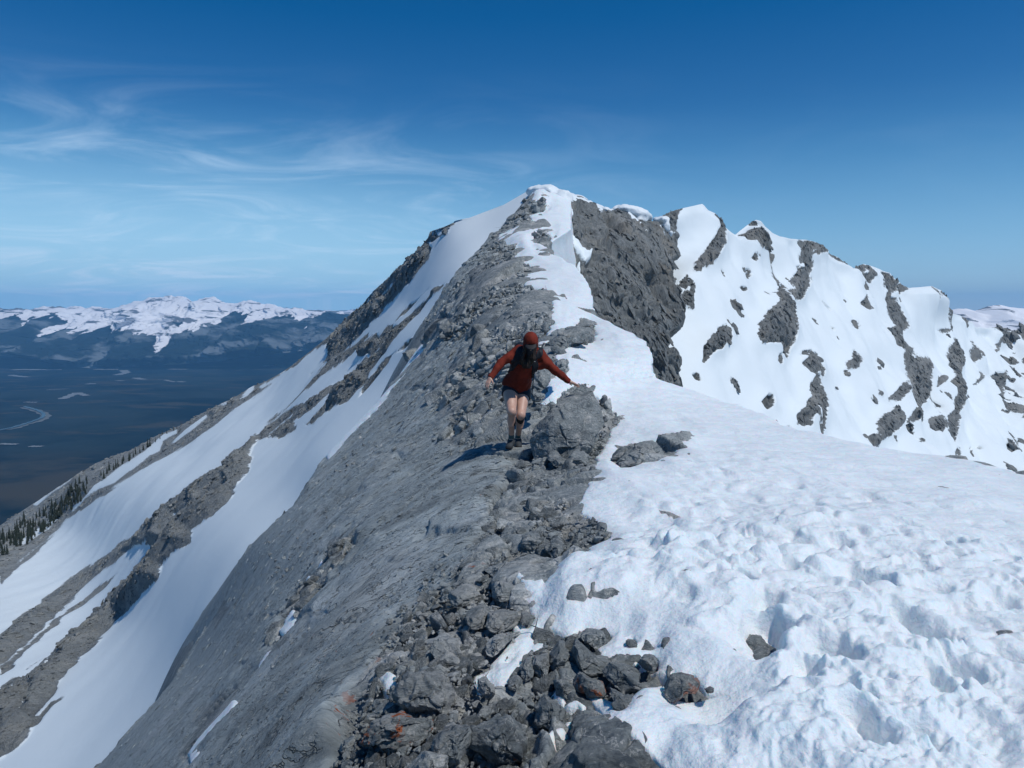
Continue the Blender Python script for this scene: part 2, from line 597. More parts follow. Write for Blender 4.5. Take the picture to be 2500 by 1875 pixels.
def terrain_mat(name, s, dark, mid, light, bump, edge=3.0, rag=14.0, stretch=None, ochre=0.0, rag_s=None, snowcol=SNOW_A, snowbump=None, aniso=(1, 1, 1)):
    """rock and snow on one slope; attribute 'snow' is the distance to the snow's edge"""
    m, nt, b = new_mat(name)
    col, co, cs, na, ncn = rock_colour(nt, s, dark, mid, light, stretch)
    if ochre > 0:
        o1 = N(nt, 'ShaderNodeTexNoise', i_Scale=0.35 / s, i_Detail=5.0, i_Roughness=0.6)
        mp = N(nt, 'ShaderNodeMapping'); mp.inputs['Scale'].default_value = (1, 1, 0.35)
        L(nt, co, mp.inputs[0]); L(nt, mp.outputs[0], o1.inputs['Vector'])
        col = Mixc(nt, Mth(nt, 'MULTIPLY', MapR(nt, o1.outputs[0], 0.52, 0.70), ochre), col, (0.33, 0.27, 0.19))
    at = N(nt, 'ShaderNodeAttribute', attribute_name='snow')
    mp2 = N(nt, 'ShaderNodeMapping'); mp2.inputs['Scale'].default_value = aniso
    L(nt, co, mp2.inputs[0])
    r1 = N(nt, 'ShaderNodeTexNoise', i_Scale=1.0 / (rag_s or s), i_Detail=9.0, i_Roughness=0.62)
    L(nt, mp2.outputs[0], r1.inputs['Vector'])
    sd = Mth(nt, 'ADD', at.outputs['Fac'], Mth(nt, 'MULTIPLY', Mth(nt, 'SUBTRACT', r1.outputs[0], 0.5), rag * 2))
    f = MapR(nt, sd, -edge * 0.5, edge * 0.5)
    L(nt, Mixc(nt, f, col, snowcol), b.inputs['Base Color'])
    L(nt, Mth(nt, 'ADD', 0.85, Mth(nt, 'MULTIPLY', f, -0.25)), b.inputs['Roughness'])
    b.inputs['Specular IOR Level'].default_value = 0.25
    h = Mth(nt, 'ADD', na, Mth(nt, 'MULTIPLY', ncn, 0.35))
    h = Mth(nt, 'MULTIPLY', h, Mth(nt, 'SUBTRACT', 1.0, f))
    sb = N(nt, 'ShaderNodeTexNoise', i_Scale=1.0 / (s * 0.9), i_Detail=5.0, i_Roughness=0.55)
    L(nt, co, sb.inputs['Vector'])
    h = Mth(nt, 'ADD', h, Mth(nt, 'MULTIPLY', Mth(nt, 'MULTIPLY', sb.outputs[0], f), snowbump if snowbump is not None else 0.12))
    h = Mth(nt, 'ADD', h, Mth(nt, 'MULTIPLY', f, 0.35))
    add_bump(nt, b, h, bump)
    return m


DARK, MIDC, LIGHT = (0.075, 0.088, 0.094), (0.155, 0.172, 0.176), (0.30, 0.305, 0.295)
# bedding of the slab runs down to the left
DIP = ((0, R(-45), 0), (0.22, 1.0, 1.0))
m_ridge = rock_mat('slab_limestone', 0.45, (0.20, 0.232, 0.245), (0.34, 0.385, 0.395), (0.47, 0.50, 0.505), bump=0.09, lichen=0.95,
                   block_cols=((0.075, 0.09, 0.10), (0.22, 0.245, 0.25), (0.56, 0.555, 0.53)), stretch=DIP, contrast=0.95)
m_snow = snow_mat('spring_snow', 0.03, 0.007, sss=0.5)
m_snow_far = snow_mat('far_snow', 0.5, 0.05)
m_flank = terrain_mat('flank_rock_and_snow', 1.5, (0.13, 0.145, 0.15), (0.25, 0.272, 0.278), (0.41, 0.42, 0.41), 0.9, edge=1.6, rag=5.0, rag_s=1.0, ochre=0.08, snowbump=0.03)
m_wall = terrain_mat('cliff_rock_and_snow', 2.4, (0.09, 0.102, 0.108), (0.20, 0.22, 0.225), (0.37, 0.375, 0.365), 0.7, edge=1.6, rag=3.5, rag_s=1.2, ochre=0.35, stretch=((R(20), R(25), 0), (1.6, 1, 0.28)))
m_peaks = terrain_mat('peak_rock_and_snow', 3.2, (0.075, 0.087, 0.094), (0.175, 0.19, 0.195), (0.31, 0.315, 0.305), 0.5, edge=1.4, rag=7.5, rag_s=0.8, ochre=0.12, stretch=((0, R(15), 0), (1.3, 1, 0.45)), snowbump=0.05)


# ------------------------------------------------------------------ survey outlines (frame pixels, 2500 wide)
def c1(*p): return [(x / 2.458, 650 + y / 2.458) for x, y in p]
def c2(*p): return [(x / 2.458, 1200 + y / 2.458) for x, y in p]
def c3(*p): return [(800 + x / 2.458, 440 + y / 2.458) for x, y in p]
def c4(*p): return [(1500 + x / 2.212, 440 + y / 2.212) for x, y in p]
def c6(*p): return [(1000 + x / 3.16, 1100 + y / 3.16) for x, y in p]
def c7(*p): return [(800 + x / 2.765, 1350 + y / 2.765) for x, y in p]
def c8(*p): return [(1500 + x / 2.141, 1100 + y / 2.141) for x, y in p]


def curve(pts):
    p = np.array(sorted(pts), float)
    return lambda x: np.interp(x, p[:, 0], p[:, 1])


# ================================================================== THE RIDGE underfoot
Rb = curve([(455, 1322), (475, 1372), (500, 1395), (530, 1390), (560, 1393), (580, 1362), (600, 1335), (620, 1342), (640, 1372), (660, 1402), (700, 1428), (740, 1441), (776, 1443), (785, 1470), (800, 1510), (815, 1552),
            (833, 1580), (850, 1583), (900, 1586), (930, 1594), (945, 1625), (952, 1650), (960, 1690), (975, 1720), (1000, 1790), (1025, 1860), (1060, 1945), (1085, 2060), (1105, 2200), (1120, 2300), (1145, 2420), (1165, 2505), (1195, 2620), (1260, 2800), (1400, 3100), (2150, 3150)])
Lb = curve([(455, 1318), (465, 1303), (477, 1294), (513, 1262), (574, 1208), (611, 1167), (648, 1130), (690, 1100), (740, 1068), (782, 1042), (835, 1035), (900, 994), (985, 922), (1111, 800), (1135, 783), (1208, 740), (1330, 612), (1428, 545), (1452, 527), (1497, 498), (1512, 514), (1530, 506), (1631, 447), (1729, 366), (1867, 244), (2150, 10)])

ridge_pts = []
for u, v, z in [(1250, 1875, -1.62), (850, 1875, -1.72), (1600, 1875, -1.55), (2100, 1875, -1.45), (2700, 1875, -1.48),
                (2100, 1600, -1.48), (2700, 1600, -1.58), (1700, 1600, -1.5), (1400, 1600, -1.6), (1100, 1600, -1.66), (960, 1600, -1.78),
                (2600, 1350, -1.75), (2000, 1350, -1.62), (1600, 1350, -1.58), (1350, 1350, -1.68), (1150, 1350, -1.8),
                (2500, 1175, -1.98), (2200, 1110, -1.95), (1900, 1052, -1.92), (1720, 985, -1.78),
                (1245, 1110, -1.96), (1350, 1112, -1.93), (1480, 1200, -1.68), (1240, 2150, -1.6), (2000, 2150, -1.45), (800, 2150, -1.75), (2700, 2150, -1.5), (3150, 1400, -1.9), (3150, 1875, -1.65), (3150, 2150, -1.6)]:
    ridge_pts.append((u, v, dz_(u, v, z)))
ridge_pts += [(1500, 1050, 12.0), (1450, 900, 15.5), (1590, 925, 16.5), (1582, 835, 19.5), (1500, 800, 22), (1435, 776, 25), (1330, 900, 15), (1300, 870, 17), (1380, 800, 20),
              (1425, 700, 34), (1350, 650, 42), (1335, 600, 54), (1385, 560, 64), (1350, 500, 80), (1372, 478, 88), (1315, 459, 90),
              (1292, 477, 88), (1207, 574, 71), (1100, 692, 57), (1040, 820, 46), (922, 985, 36), (800, 1111, 30), (612, 1325, 26), (447, 1631, 22.5), (244, 1867, 20), (60, 2100, 18)]
# the slab is one plane from the crest's edge down to its left edge: 1/distance runs straight across it
_D0 = Depth(ridge_pts)
for v_, uc_, ul_ in ((1250, 1190, 705), (1350, 1120, 597), (1450, 1065, 528), (1550, 975, 495), (1650, 920, 430), (1750, 870, 350), (1875, 840, 238), (2050, 800, 90)):
    a_, b_ = 1 / float(_D0(uc_, v_)), 1 / float(_D0(ul_, v_))
    for f_ in (0.12, 0.35, 0.65):
        ridge_pts.append((uc_ + (ul_ - uc_) * f_, v_, 1 / (a_ + (b_ - a_) * f_)))
Dr = Depth(ridge_pts)

# snow on the ridge: outlines of cover and of the bare places in it
snow_pos = [
    c3((1210, 60), (1290, 40), (1400, 60), (1480, 110), (1500, 230), (1480, 330), (1420, 380), (1500, 440), (1700, 520), (1700, 800), (2000, 900), (2400, 1100), (3200, 1400), (5200, 2200), (5200, 3200), (2600, 3300),
       (1900, 2900), (1600, 1700), (1720, 1480), (1750, 1440), (1680, 1320), (1600, 1260), (1560, 1215), (1480, 1225), (1400, 1290), (1360, 1350), (1300, 1350), (1270, 1340), (1330, 1280), (1300, 1240), (1335, 1190),
       (1380, 1160), (1440, 1130), (1450, 1090), (1440, 1070), (1370, 1060), (1300, 1010), (1270, 1000), (1265, 970), (1300, 940), (1330, 890), (1370, 850), (1340, 830), (1350, 780), (1340, 680), (1290, 650), (1200, 640), (1165, 605),
       (1180, 575), (1260, 550), (1200, 500), (1130, 480), (1060, 512), (1100, 480), (1135, 440), (1120, 400), (1060, 380), (1010, 350), (1130, 283), (1190, 285), (1220, 240), (1200, 210), (1290, 180), (1320, 130), (1290, 95), (1240, 130)),
    # main field beside the crest, near part
    c6((1410, 100), (1440, 150), (1510, 165), (1700, 100), (2400, 0), (5200, 200), (5200, 3500), (3200, 3500)) +
    c7((2600, 1800), (2212, 1440), (2060, 1370), (1960, 1290), (1860, 1260), (1880, 1200), (1850, 1130), (1760, 1000), (1810, 960), (1870, 1010), (1940, 1060), (1990, 1160), (2050, 1100), (2130, 970), (2212, 930), (2300, 860), (2250, 760), (2200, 700)) +
    c6((1750, 1659), (1700, 1640), (1500, 1640), (1460, 1570), (1540, 1500), (1560, 1440), (1500, 1380), (1350, 1370), (1300, 1400), (1250, 1440), (1200, 1440), (1100, 1390), (1000, 1380), (960, 1420), (930, 1520), (800, 1659), (620, 1640), (700, 1560), (830, 1460), (850, 1420),
       (790, 1390), (780, 1340), (860, 1280), (870, 1370), (900, 1375), (960, 1300), (900, 1240), (860, 1220), (840, 1160), (900, 1140), (870, 1100), (780, 1030), (890, 1020), (900, 1110), (980, 1120), (1040, 1110), (1060, 1150), (1080, 1130), (1150, 1060), (1190, 990),
       (1180, 940), (1250, 870), (1330, 800), (1400, 720), (1560, 650), (1530, 610), (1480, 570), (1420, 510), (1330, 500), (1290, 430), (1360, 360), (1400, 270), (1510, 190), (1430, 160)),
    c7((1370, 505), (1280, 550), (1225, 600), (1100, 740), (1120, 760), (1060, 780), (1000, 790), (975, 830), (1010, 860), (1090, 830), (1120, 870), (1140, 1000), (1180, 970), (1210, 870), (1280, 800), (1310, 720), (1360, 650), (1440, 670), (1450, 600), (1390, 600)),
    c7((1500, 980), (1560, 960), (1600, 1010), (1590, 1060), (1540, 1030)),
    c7((1610, 1170), (1655, 1190), (1640, 1230), (1600, 1215)), c7((1530, 1300), (1600, 1260), (1620, 1280), (1530, 1360), (1500, 1350)),
    c7((1600, 1075), (1690, 1060), (1750, 1090), (1730, 1110), (1700, 1085), (1640, 1095)),
    c7((372, 840), (430, 790), (460, 800), (458, 860), (430, 912), (375, 900)), c7((700, 1225), (765, 1150), (760, 1180), (720, 1230)), c7((790, 1130), (815, 1080), (822, 1100), (800, 1135)),
    c2((1400, 1245), (1395, 1300), (1290, 1420), (1210, 1540), (1145, 1645), (1128, 1585), (1185, 1480), (1275, 1370), (1335, 1310)), c2((1645, 955), (1600, 1010), (1545, 1085), (1560, 1030), (1600, 975)),
    c2((1750, 700), (1792, 745), (1765, 800), (1740, 840), (1690, 920), (1700, 870), (1672, 845), (1715, 765)), c2((1945, 415), (1955, 470), (1920, 475)), c2((1870, 500), (1880, 540), (1835, 555)),
    c3((600, 960), (560, 1050), (480, 1150), (300, 1370), (0, 1690), (0, 1600), (300, 1270), (500, 1000)),
]
snow_neg = [
    c3((1283, 1000), (1340, 950), (1420, 900), (1500, 860), (1580, 858), (1605, 900), (1600, 955), (1500, 980), (1420, 1030), (1360, 1060), (1300, 1040)),
    c3((1720, 1659), (1760, 1600), (1820, 1575), (1900, 1558), (2040, 1568), (2092, 1620), (2080, 1650), (1990, 1680), (1850, 1700), (1760, 1730)),
    c6((1670, 1460), (1720, 1450), (1765, 1500), (1730, 1540), (1680, 1530)), c6((1780, 1530), (1900, 1505), (1890, 1540), (1790, 1565)),
    c7((1200, 700), (1250, 690), (1230, 730), (1200, 735)), c7((2090, 770), (2200, 690), (2240, 720), (2230, 780), (2130, 800)),
    c8((245, 1230), (300, 1160), (420, 1165), (470, 1230), (540, 1250), (440, 1280), (330, 1290), (290, 1340)),
    c3((1240, 310), (1300, 300), (1340, 340), (1330, 430), (1280, 400), (1235, 350)),
]
Mk_snow = Mask(snow_pos, snow_neg, cap=420)
# broken, blocky crest rock (the rest is smooth slab)
block_poly = [c7((60, 2600), (100, 1452), (140, 1200), (200, 1050), (360, 750), (480, 560), (580, 400), (720, 240)) + c6((180, 1080), (280, 1000), (430, 790), (600, 600), (720, 330), (780, 100), (500, 20)) +
              c3((900, 1640), (700, 1560), (740, 1400), (640, 1330), (780, 1150), (900, 1020), (820, 900), (560, 1000), (570, 900), (760, 830), (900, 600), (870, 560), (980, 420), (1000, 330), (1130, 200), (1190, 80), (1500, 0)) + [(1900, 600), (2900, 900), (2900, 2300), (700, 2300)],
              c2((1960, 330), (2110, 240), (2150, 300), (2100, 400), (1990, 470), (1930, 500)), c2((1760, 560), (1930, 480), (1900, 640), (1790, 780), (1640, 960), (1560, 1040), (1640, 860)), c2((1180, 770), (1280, 690), (1330, 640), (1400, 700), (1300, 780)),
              c2((1400, 1200), (1240, 1420), (1100, 1650), (1000, 1659), (1250, 1300), (1480, 1080))]
Mk_block = Mask(block_poly)


def param_rows(vs, ncol, Lf, Rf, skirtL=10, skirtR=16, powr=1.0):
    s = np.interp(np.linspace(0, 1, ncol), [0, 0.9, 1], [0, 0.81, 1])
    V = np.repeat(vs[:, None], ncol, 1)
    l = Lf(vs)[:, None]; r = Rf(vs)[:, None]
    U = l + (r - l) * s[None, :]
    return U, V


def smooth_rows(f, w=7):
    return f


def spacing(P):
    a = np.linalg.norm(np.gradient(P, axis=1), axis=2); b = np.linalg.norm(np.gradient(P, axis=0), axis=2)
    return np.maximum(a, b * 0.7)


vs = np.concatenate([np.linspace(459, 700, 150, endpoint=False), np.linspace(700, 1180, 235, endpoint=False), np.linspace(1180, 2100, 345)])
U, V = param_rows(vs, 830, Lb, Rb)
D = Dr(U, V)
P = unproj(U, V, D)
# the ridge's hidden sides: down and away past both edges
def skirt(P, U, V, D, n, side, vec, curvev, k):
    e = P[:, -1 if side > 0 else 0]
    d = D[:, -1 if side > 0 else 0]
    t = (np.arange(1, n + 1) / n) ** 1.7 * k
    sc = 0.4 + d[:, None, None] * 0.08
    q = e[:, None, :] + (t[None, :, None] * np.array(vec) + (t[None, :, None] ** 2) * np.array(curvev)) * sc
    uu = np.repeat((U[:, -1] if side > 0 else U[:, 0])[:, None], n, 1)
    vv = np.repeat(V[:, 0][:, None], n, 1)
    dd = np.repeat(d[:, None], n, 1)
    if side > 0:
        return np.concatenate([P, q], 1), np.concatenate([U, uu], 1), np.concatenate([V, vv], 1), np.concatenate([D, dd], 1)
    return np.concatenate([q[:, ::-1], P], 1), np.concatenate([uu[:, ::-1], U], 1), np.concatenate([vv[:, ::-1], V], 1), np.concatenate([dd[:, ::-1], D], 1)


P, U, V, D = skirt(P, U, V, D, 22, 1, (0.06, 0.75, -0.42), (0.25, 0.1, -1.0), 3.0)
P, U, V, D = skirt(P, U, V, D, 12, -1, (-0.8, 0.2, -0.9), (-0.1, 0.0, -0.6), 2.0)
Nn = orient(grid_normals(P), P)
for _ in range(3):
    Nn[1:-1, 1:-1] = (Nn[1:-1, 1:-1] * 2 + Nn[:-2, 1:-1] + Nn[2:, 1:-1] + Nn[1:-1, :-2] + Nn[1:-1, 2:]) / 6
Nn /= np.linalg.norm(Nn, axis=2, keepdims=True)
SP = spacing(P)                                    # mesh spacing in metres
wob = fbm(P, 0.5, 3, 0.6, 3, SP) * 9 + fbm(P, 4.0, 3, 0.6, 4, SP) * 7
wob2 = fbm(P, 0.5, 3, 0.6, 8, SP) * 9 + fbm(P, 4.0, 3, 0.6, 9, SP) * 7
sd = Mk_snow(U + wob * 0.8, V + wob2 * 0.8)
mb_ = Mk_block(U + wob * 3, V + wob2 * 3)
blk = sm(mb_, -30, 22)
blkw = np.maximum(blk, 0.20 * sm(mb_, -69, -20))
mpx = D / F                                         # metres per pixel
sdm = sd * mpx

# --- rock relief
ax_dip = np.array([-0.70, 0.05, -0.71]); ax_dip /= np.linalg.norm(ax_dip)
ay_ = np.array([0.15, 0.98, 0.12]); ay_ -= ax_dip * (ay_ @ ax_dip); ay_ /= np.linalg.norm(ay_)
RD = np.stack([ax_dip, ay_, np.cross(ax_dip, ay_)])
farf = sm(D, 8, 45)
Pw = P + np.stack([fbm(P, 0.6, 3, 0.5, 21, SP), fbm(P, 0.6, 3, 0.5, 22, SP), fbm(P, 0.6, 3, 0.5, 23, SP)], -1) * 0.07
def fac_lod(lam, seed, aniso, rot):
    v, e = facets(Pw, lam, seed, aniso, rot)
    w = sm(lam / SP, 4.0, 9.0)
    return v * w, e, w
rel = np.zeros(U.shape); tone = np.zeros(U.shape); rlo = 0
for lam, amp, seed, ck in ((5.5, 0.55, 6, 0.0), (2.4, 0.26, 1, 0.04), (1.0, 0.13, 2, 0.045), (0.42, 0.065, 3, 0.028), (0.18, 0.030, 4, 0.012), (0.08, 0.012, 5, 0.0)):
    v, e, w = fac_lod(lam, seed, (1.5, 1.0, 0.65), RD)
    v = v * sm(e / np.maximum(0.08, 2.2 * SP / lam), 0.0, 1.0)
    m = 1.0
    if lam > 5:
        m = farf
    elif lam > 2:
        m = 0.25 + 0.75 * farf
    if lam < 0.1:
        m = 1 - farf
    rel += (blkw if lam > 0.3 else blk) * amp * v * m
    rel -= blk * w * ck * np.exp(-(e / 0.05) ** 2) * m * (0.35 + 0.65 * sm(fbm(P, lam * 4, 2, 0.5, seed + 40), -0.2, 0.4))
    if lam > 0.9:
        rlo = rel.copy()
    if 0.1 < lam < 1.5:
        tone += v * 0.5
rel += blk * fbm(P, 0.30, 5, 0.55, 31, SP) * 0.018
# slab: long streaks and small ledges along the dip, pocks
Pd = P @ RD.T
sl = (1 - blk)
rel += sl * (fbm(Pd, 1.0, 6, 0.55, 51, SP, aniso=(5.0, 1.0, 2.0)) * 0.045 + fbm(P, 0.5, 5, 0.5, 52, SP) * 0.012 * (0.5 + farf))
for lam, amp, seed in ((1.5, 0.085, 61), (0.5, 0.040, 62), (0.2, 0.018, 63)):
    v, e, w = fac_lod(lam, seed, (3.2, 1.0, 0.6), RD)
    rel += sl * amp * v * sm(e / np.maximum(0.05, 2.2 * SP / lam), 0.0, 1.0) * (0.8 + 0.8 * farf)
    rel -= sl * w * amp * 0.30 * np.exp(-(e / 0.04) ** 2) * sm(fbm(P, lam * 4, 2, 0.5, seed + 40), -0.1, 0.3)
led = fbm(Pd, 2.2, 4, 0.5, 53, SP, aniso=(4.0, 1.0, 2.0))
rel += sl * (sm(led, 0.10, 0.24) * 0.08 + sm(led, -0.34, -0.22) * 0.07) * (0.5 + farf) * sm(0.5 / SP, 2, 6)
# the dark outcrops that stand on the slab
for (pu, pv, ru, hh) in ():
    q = np.exp(-(((U + wob - pu) / ru) ** 2 + ((V + wob2 - pv) / (ru * 0.75)) ** 2) ** 1.5)
    rel += q * hh * (Dr(pu, pv) / 30.0) * (0.7 + 0.6 * facets(Pw, 0.5, 7)[0])
under = sm(sdm, 0.02, 0.35)
def blur(A, k, n=2):
    for _ in range(n):
        for ax in (0, 1):
            c_ = np.cumsum(np.concatenate([np.zeros_like(np.take(A, [0], ax)), A], ax), ax)
            m_ = A.shape[ax]; lo_ = np.maximum(np.arange(m_) - k, 0); hi_ = np.minimum(np.arange(m_) + k + 1, m_)
            w_ = (hi_ - lo_).reshape((-1, 1) if ax == 0 else (1, -1))
            A = (np.take(c_, hi_, ax) - np.take(c_, lo_, ax)) / w_
    return A
rel0 = blur(rel, 7)
rel = rel * (1 - 0.85 * sm(sdm, 0.2, 0.9)) - 0.04 * under - 0.2 * sm(sdm, 0.35, 1.0)
Prock = P + Nn * rel[..., None]
lich = np.exp(-(((U - 900) / 110) ** 2 + ((V - 1700) / 170) ** 2)) * 1.0 + 0.55 * np.exp(-(((U - 1130) / 90) ** 2 + ((V - 1400) / 130) ** 2)) - 0.25 + 0.55 * np.exp(-(((U - 1180) / 60) ** 2 + ((V - 1125) / 22) ** 2))
keep_rock = sdm < np.maximum(0.5, 14 * mpx)
keep_rock &= True
RGR = (U, V, Prock, Nn, np.where((mb_ < 0) & (sdm < -0.05), mb_, 5.0))
ridge = link('rocky_ridge', grid_mesh('rocky_ridge', Prock, m_ridge, {'block': blk, 'tone': np.clip(tone, -1, 1), 'lichen': lich}, keep=(keep_rock | (sdm < 1.0))), kind='structure')

# --- snow relief
near = 1 - sm(D, 6, 20)
T = 0.05 + 0.01 * near + 0.10 * sm(D, 12, 40)
thick = T * (1 - np.exp(-np.maximum(sdm, 0) / (0.10 + 0.006 * D))) + 0.03 * sm(sdm, 0.25, 1.4) + 0.07 * sm(sdm, 0.25, 1.4) * sm(D, 8, 20)
off = np.where(sdm > 0, thick + 0.004, 0.004 + sdm * 2.5)
inn = sm(sdm, 0.0, 0.5)
def lumps(P, lam, seed):
    return np.sqrt(fbm(P, lam, 3, 0.45, seed, SP * 1.5) ** 2 + 0.012) * 2.0 - 0.5
Pq = P + np.stack([fbm(P, 0.35, 3, 0.5, 61, SP), fbm(P, 0.35, 3, 0.5, 62, SP), 0 * U], -1) * 0.10
rough = sm(fbm(P, 2.2, 3, 0.5, 66), -0.35, 0.45)
smoothness = sm(P[..., 0] + 0.35 * P[..., 1], 3.6, 8.0) * (V > 930)
fine = (fbm(Pq, 0.6, 2, 0.5, 63, SP) * 0.030 + lumps(Pq, 0.24, 64) * 0.036 + lumps(Pq, 0.10, 65) * 0.028 + lumps(P, 0.05, 70) * 0.014 + fbm(P, 0.03, 2, 0.5, 67, SP) * 0.003)
rip = fbm(P, 0.30, 4, 0.5, 68, SP, aniso=(2.6, 1, 1)) * 0.03
relS = (fine * (0.75 + 0.65 * rough) * (1 - 0.8 * smoothness) + rip * (0.4 + 0.6 * smoothness)) + fbm(P, 1.6, 2, 0.5, 69) * 0.05
relS *= np.where(V < 930, 1.0 + 0.5 * sm(D, 15, 50), 1.0)
# footprints and melt hollows
Dg = lambda u, v: Dr.at(u, v)
holes = [(710, 1020, .17, .26), (1130, 1085, .14, .20), (1570, 970, .17, .22), (1265, 715, .15, .17), (770, 850, .12, .16), (1625, 1240, .11, .16), (1140, 545, .13, .13), (185, 600, .16, .18), (395, 990, .09, .13), (1500, 440, .10, .09),
         (1720, 520, .11, .11), (1665, 775, .10, .12), (930, 215, .16, .10), (1030, 300, .12, .10), (690, 260, .14, .08), (2110, 1120, .13, .12), (1315, 1510, .10, .11), (640, 745, .10, .12), (1500, 880, .12, .15), (800, 960, .13, .2),
         (1290, 270, .15, .07), (60, 500, .12, .15), (1340, 300, .14, .07), (1940, 1560, .14, .09), (500, 1400, .10, .14), (380, 1380, .07, .12), (160, 1250, .06, .1), (560, 1620, .09, .13), (1590, 650, .10, .08), (2000, 820, .12, .10),
         (1820, 1200, .12, .10), (960, 1180, .10, .08), (880, 660, .10, .10), (500, 520, .10, .09), (300, 820, .10, .12), (600, 90, .12, .06), (760, 75, .13, .07), (1210, 1330, .08, .07)]
hh = random.Random(5)
hl = [(1500 + x / 2.141, 1100 + y / 2.141, r, d) for x, y, r, d in holes]
for k in range(70):                       # the smaller dimples of the trampled belt
    hl.append((hh.uniform(1440, 2300), hh.uniform(1030, 1870), hh.uniform(.04, .09), hh.uniform(.02, .06)))
for k in range(60):
    hl.append((hh.uniform(1380, 1640), hh.uniform(850, 1100), hh.uniform(.05, .10), hh.uniform(.03, .07)))
px_, py_ = P[..., 0], P[..., 1]
wx = fbm(P, 0.30, 3, 0.5, 71) * 0.055; wy = fbm(P, 0.30, 3, 0.5, 72) * 0.055
ca = np.zeros(U.shape)
for (hu, hv, r, dep) in hl:
    c = Dr.at(hu, hv)
    sel = (np.abs(px_ - c[0]) < r * 2.6) & (np.abs(py_ - c[1]) < r * 3.2)
    if not sel.any():
        continue
    an = hh.uniform(-0.5, 0.5)
    dx = px_[sel] + wx[sel] - c[0]; dy = py_[sel] + wy[sel] - c[1]
    qx = (dx * math.cos(an) + dy * math.sin(an)) / r; qy = (-dx * math.sin(an) + dy * math.cos(an)) / (r * 1.35)
    rr = np.sqrt(qx * qx + qy * qy)
    bowl = (1 - sm(rr, 0.35, 1.05)) * (0.55 + 0.45 * np.clip(qx + 0.2, -1, 1))
    rim = np.exp(-((rr - 1.25) / 0.25) ** 2) * 0.07
    ca[sel] += (-dep * bowl + dep * rim) * sm(r / SP[sel], 2.0, 5.0)
relS = relS + ca * 1.15
lay = 1 - sm(sdm, 0.08, 0.7)
Psnow = P + Nn * (off + relS * inn + rel0 * lay * 0.9 + 0.012 * (1 - sm(sdm, 0.1, 0.3)))[..., None]
# big lumps where the snow has been trodden (lower left of the field)
snow_cover = link('snow', grid_mesh('snow', Psnow, m_snow, {}, keep=(sdm > -np.maximum(0.10, 4 * mpx)) ), kind='structure')
print('ridge done', flush=True)

# ================================================================== THE FLANK falling away to the left
Tf = curve([(-420, 1455), (-150, 1350)] + c1((0, 1555), (190, 1430), (440, 1265), (580, 1180), (800, 1097), (940, 1020), (1090, 950), (1300, 840), (1440, 770), (1530, 715), (1600, 688), (1690, 638), (1760, 590), (1850, 520), (1950, 440), (2110, 290))
           + c3((200, 760), (300, 640), (430, 530), (550, 410), (620, 310), (700, 280), (765, 243), (850, 225), (1050, 150), (1200, 65), (1260, 47), (1310, 50)))
ul = np.array([1318, 1303, 1294, 1262, 1208, 1167, 1130, 1100, 1068, 1042, 994, 922, 800, 740, 612, 498, 366, 244, 10, -420])
vl = np.array([458, 466, 478, 513, 574, 611, 648, 690, 740, 800, 900, 985, 1111, 1208, 1330, 1500, 1729, 1867, 2150, 2400])
Bf = curve([(u + 45 if u < 1290 else u + 18, v + 25) for u, v in zip(ul, vl)])
flank_pts = [(-420, 1455, 620), (0, 1283, 480), (180, 1165, 420), (325, 1097, 380), (443, 1036, 340), (586, 963, 290), (716, 890, 235), (793, 833, 200), (881, 749, 165), (922, 700, 150), (1024, 607, 120), (1085, 554, 108), (1227, 501, 97), (1313, 459, 92),
             (1262, 540, 83), (1208, 605, 78), (1130, 690, 70), (1042, 830, 62), (994, 920, 59), (922, 1010, 57), (800, 1140, 54), (740, 1235, 52), (612, 1360, 50), (498, 1530, 48), (366, 1760, 46), (244, 1900, 45), (10, 2150, 42), (-420, 2400, 40),
             (0, 1875, 62), (0, 1700, 90), (0, 1500, 170), (-400, 1800, 110), (-400, 2100, 60), (300, 1500, 105), (300, 1300, 190), (560, 1150, 130), (700, 1050, 125), (860, 900, 110), (1000, 750, 96), (180, 1300, 300), (450, 1100, 250)]
Df = Depth(flank_pts)
ncol, nrow = 640, 340
us = np.linspace(-420, 1308, ncol)
t = np.linspace(0, 1, nrow) ** 0.92
U = np.repeat(us[None, :], nrow, 0)
top = Tf(us); bot = np.minimum(Bf(us), 2150)
V = top[None, :] + (bot - top)[None, :] * t[:, None]
D = Df(U, V)
P = unproj(U, V, D)
back = P[0][None] + (np.linspace(1, 0.1, 10)[:, None, None] ** 1.6 * np.array([-0.35, 1.0, -1.1])) * (D[0] * 0.35)[None, :, None]
P = np.concatenate([back, P]); U = np.concatenate([np.repeat(U[:1], 10, 0), U]); V = np.concatenate([np.repeat(V[:1], 10, 0), V]); D = np.concatenate([np.repeat(D[:1], 10, 0), D])
Nn = orient(grid_normals(P), P)
SP = spacing(P)
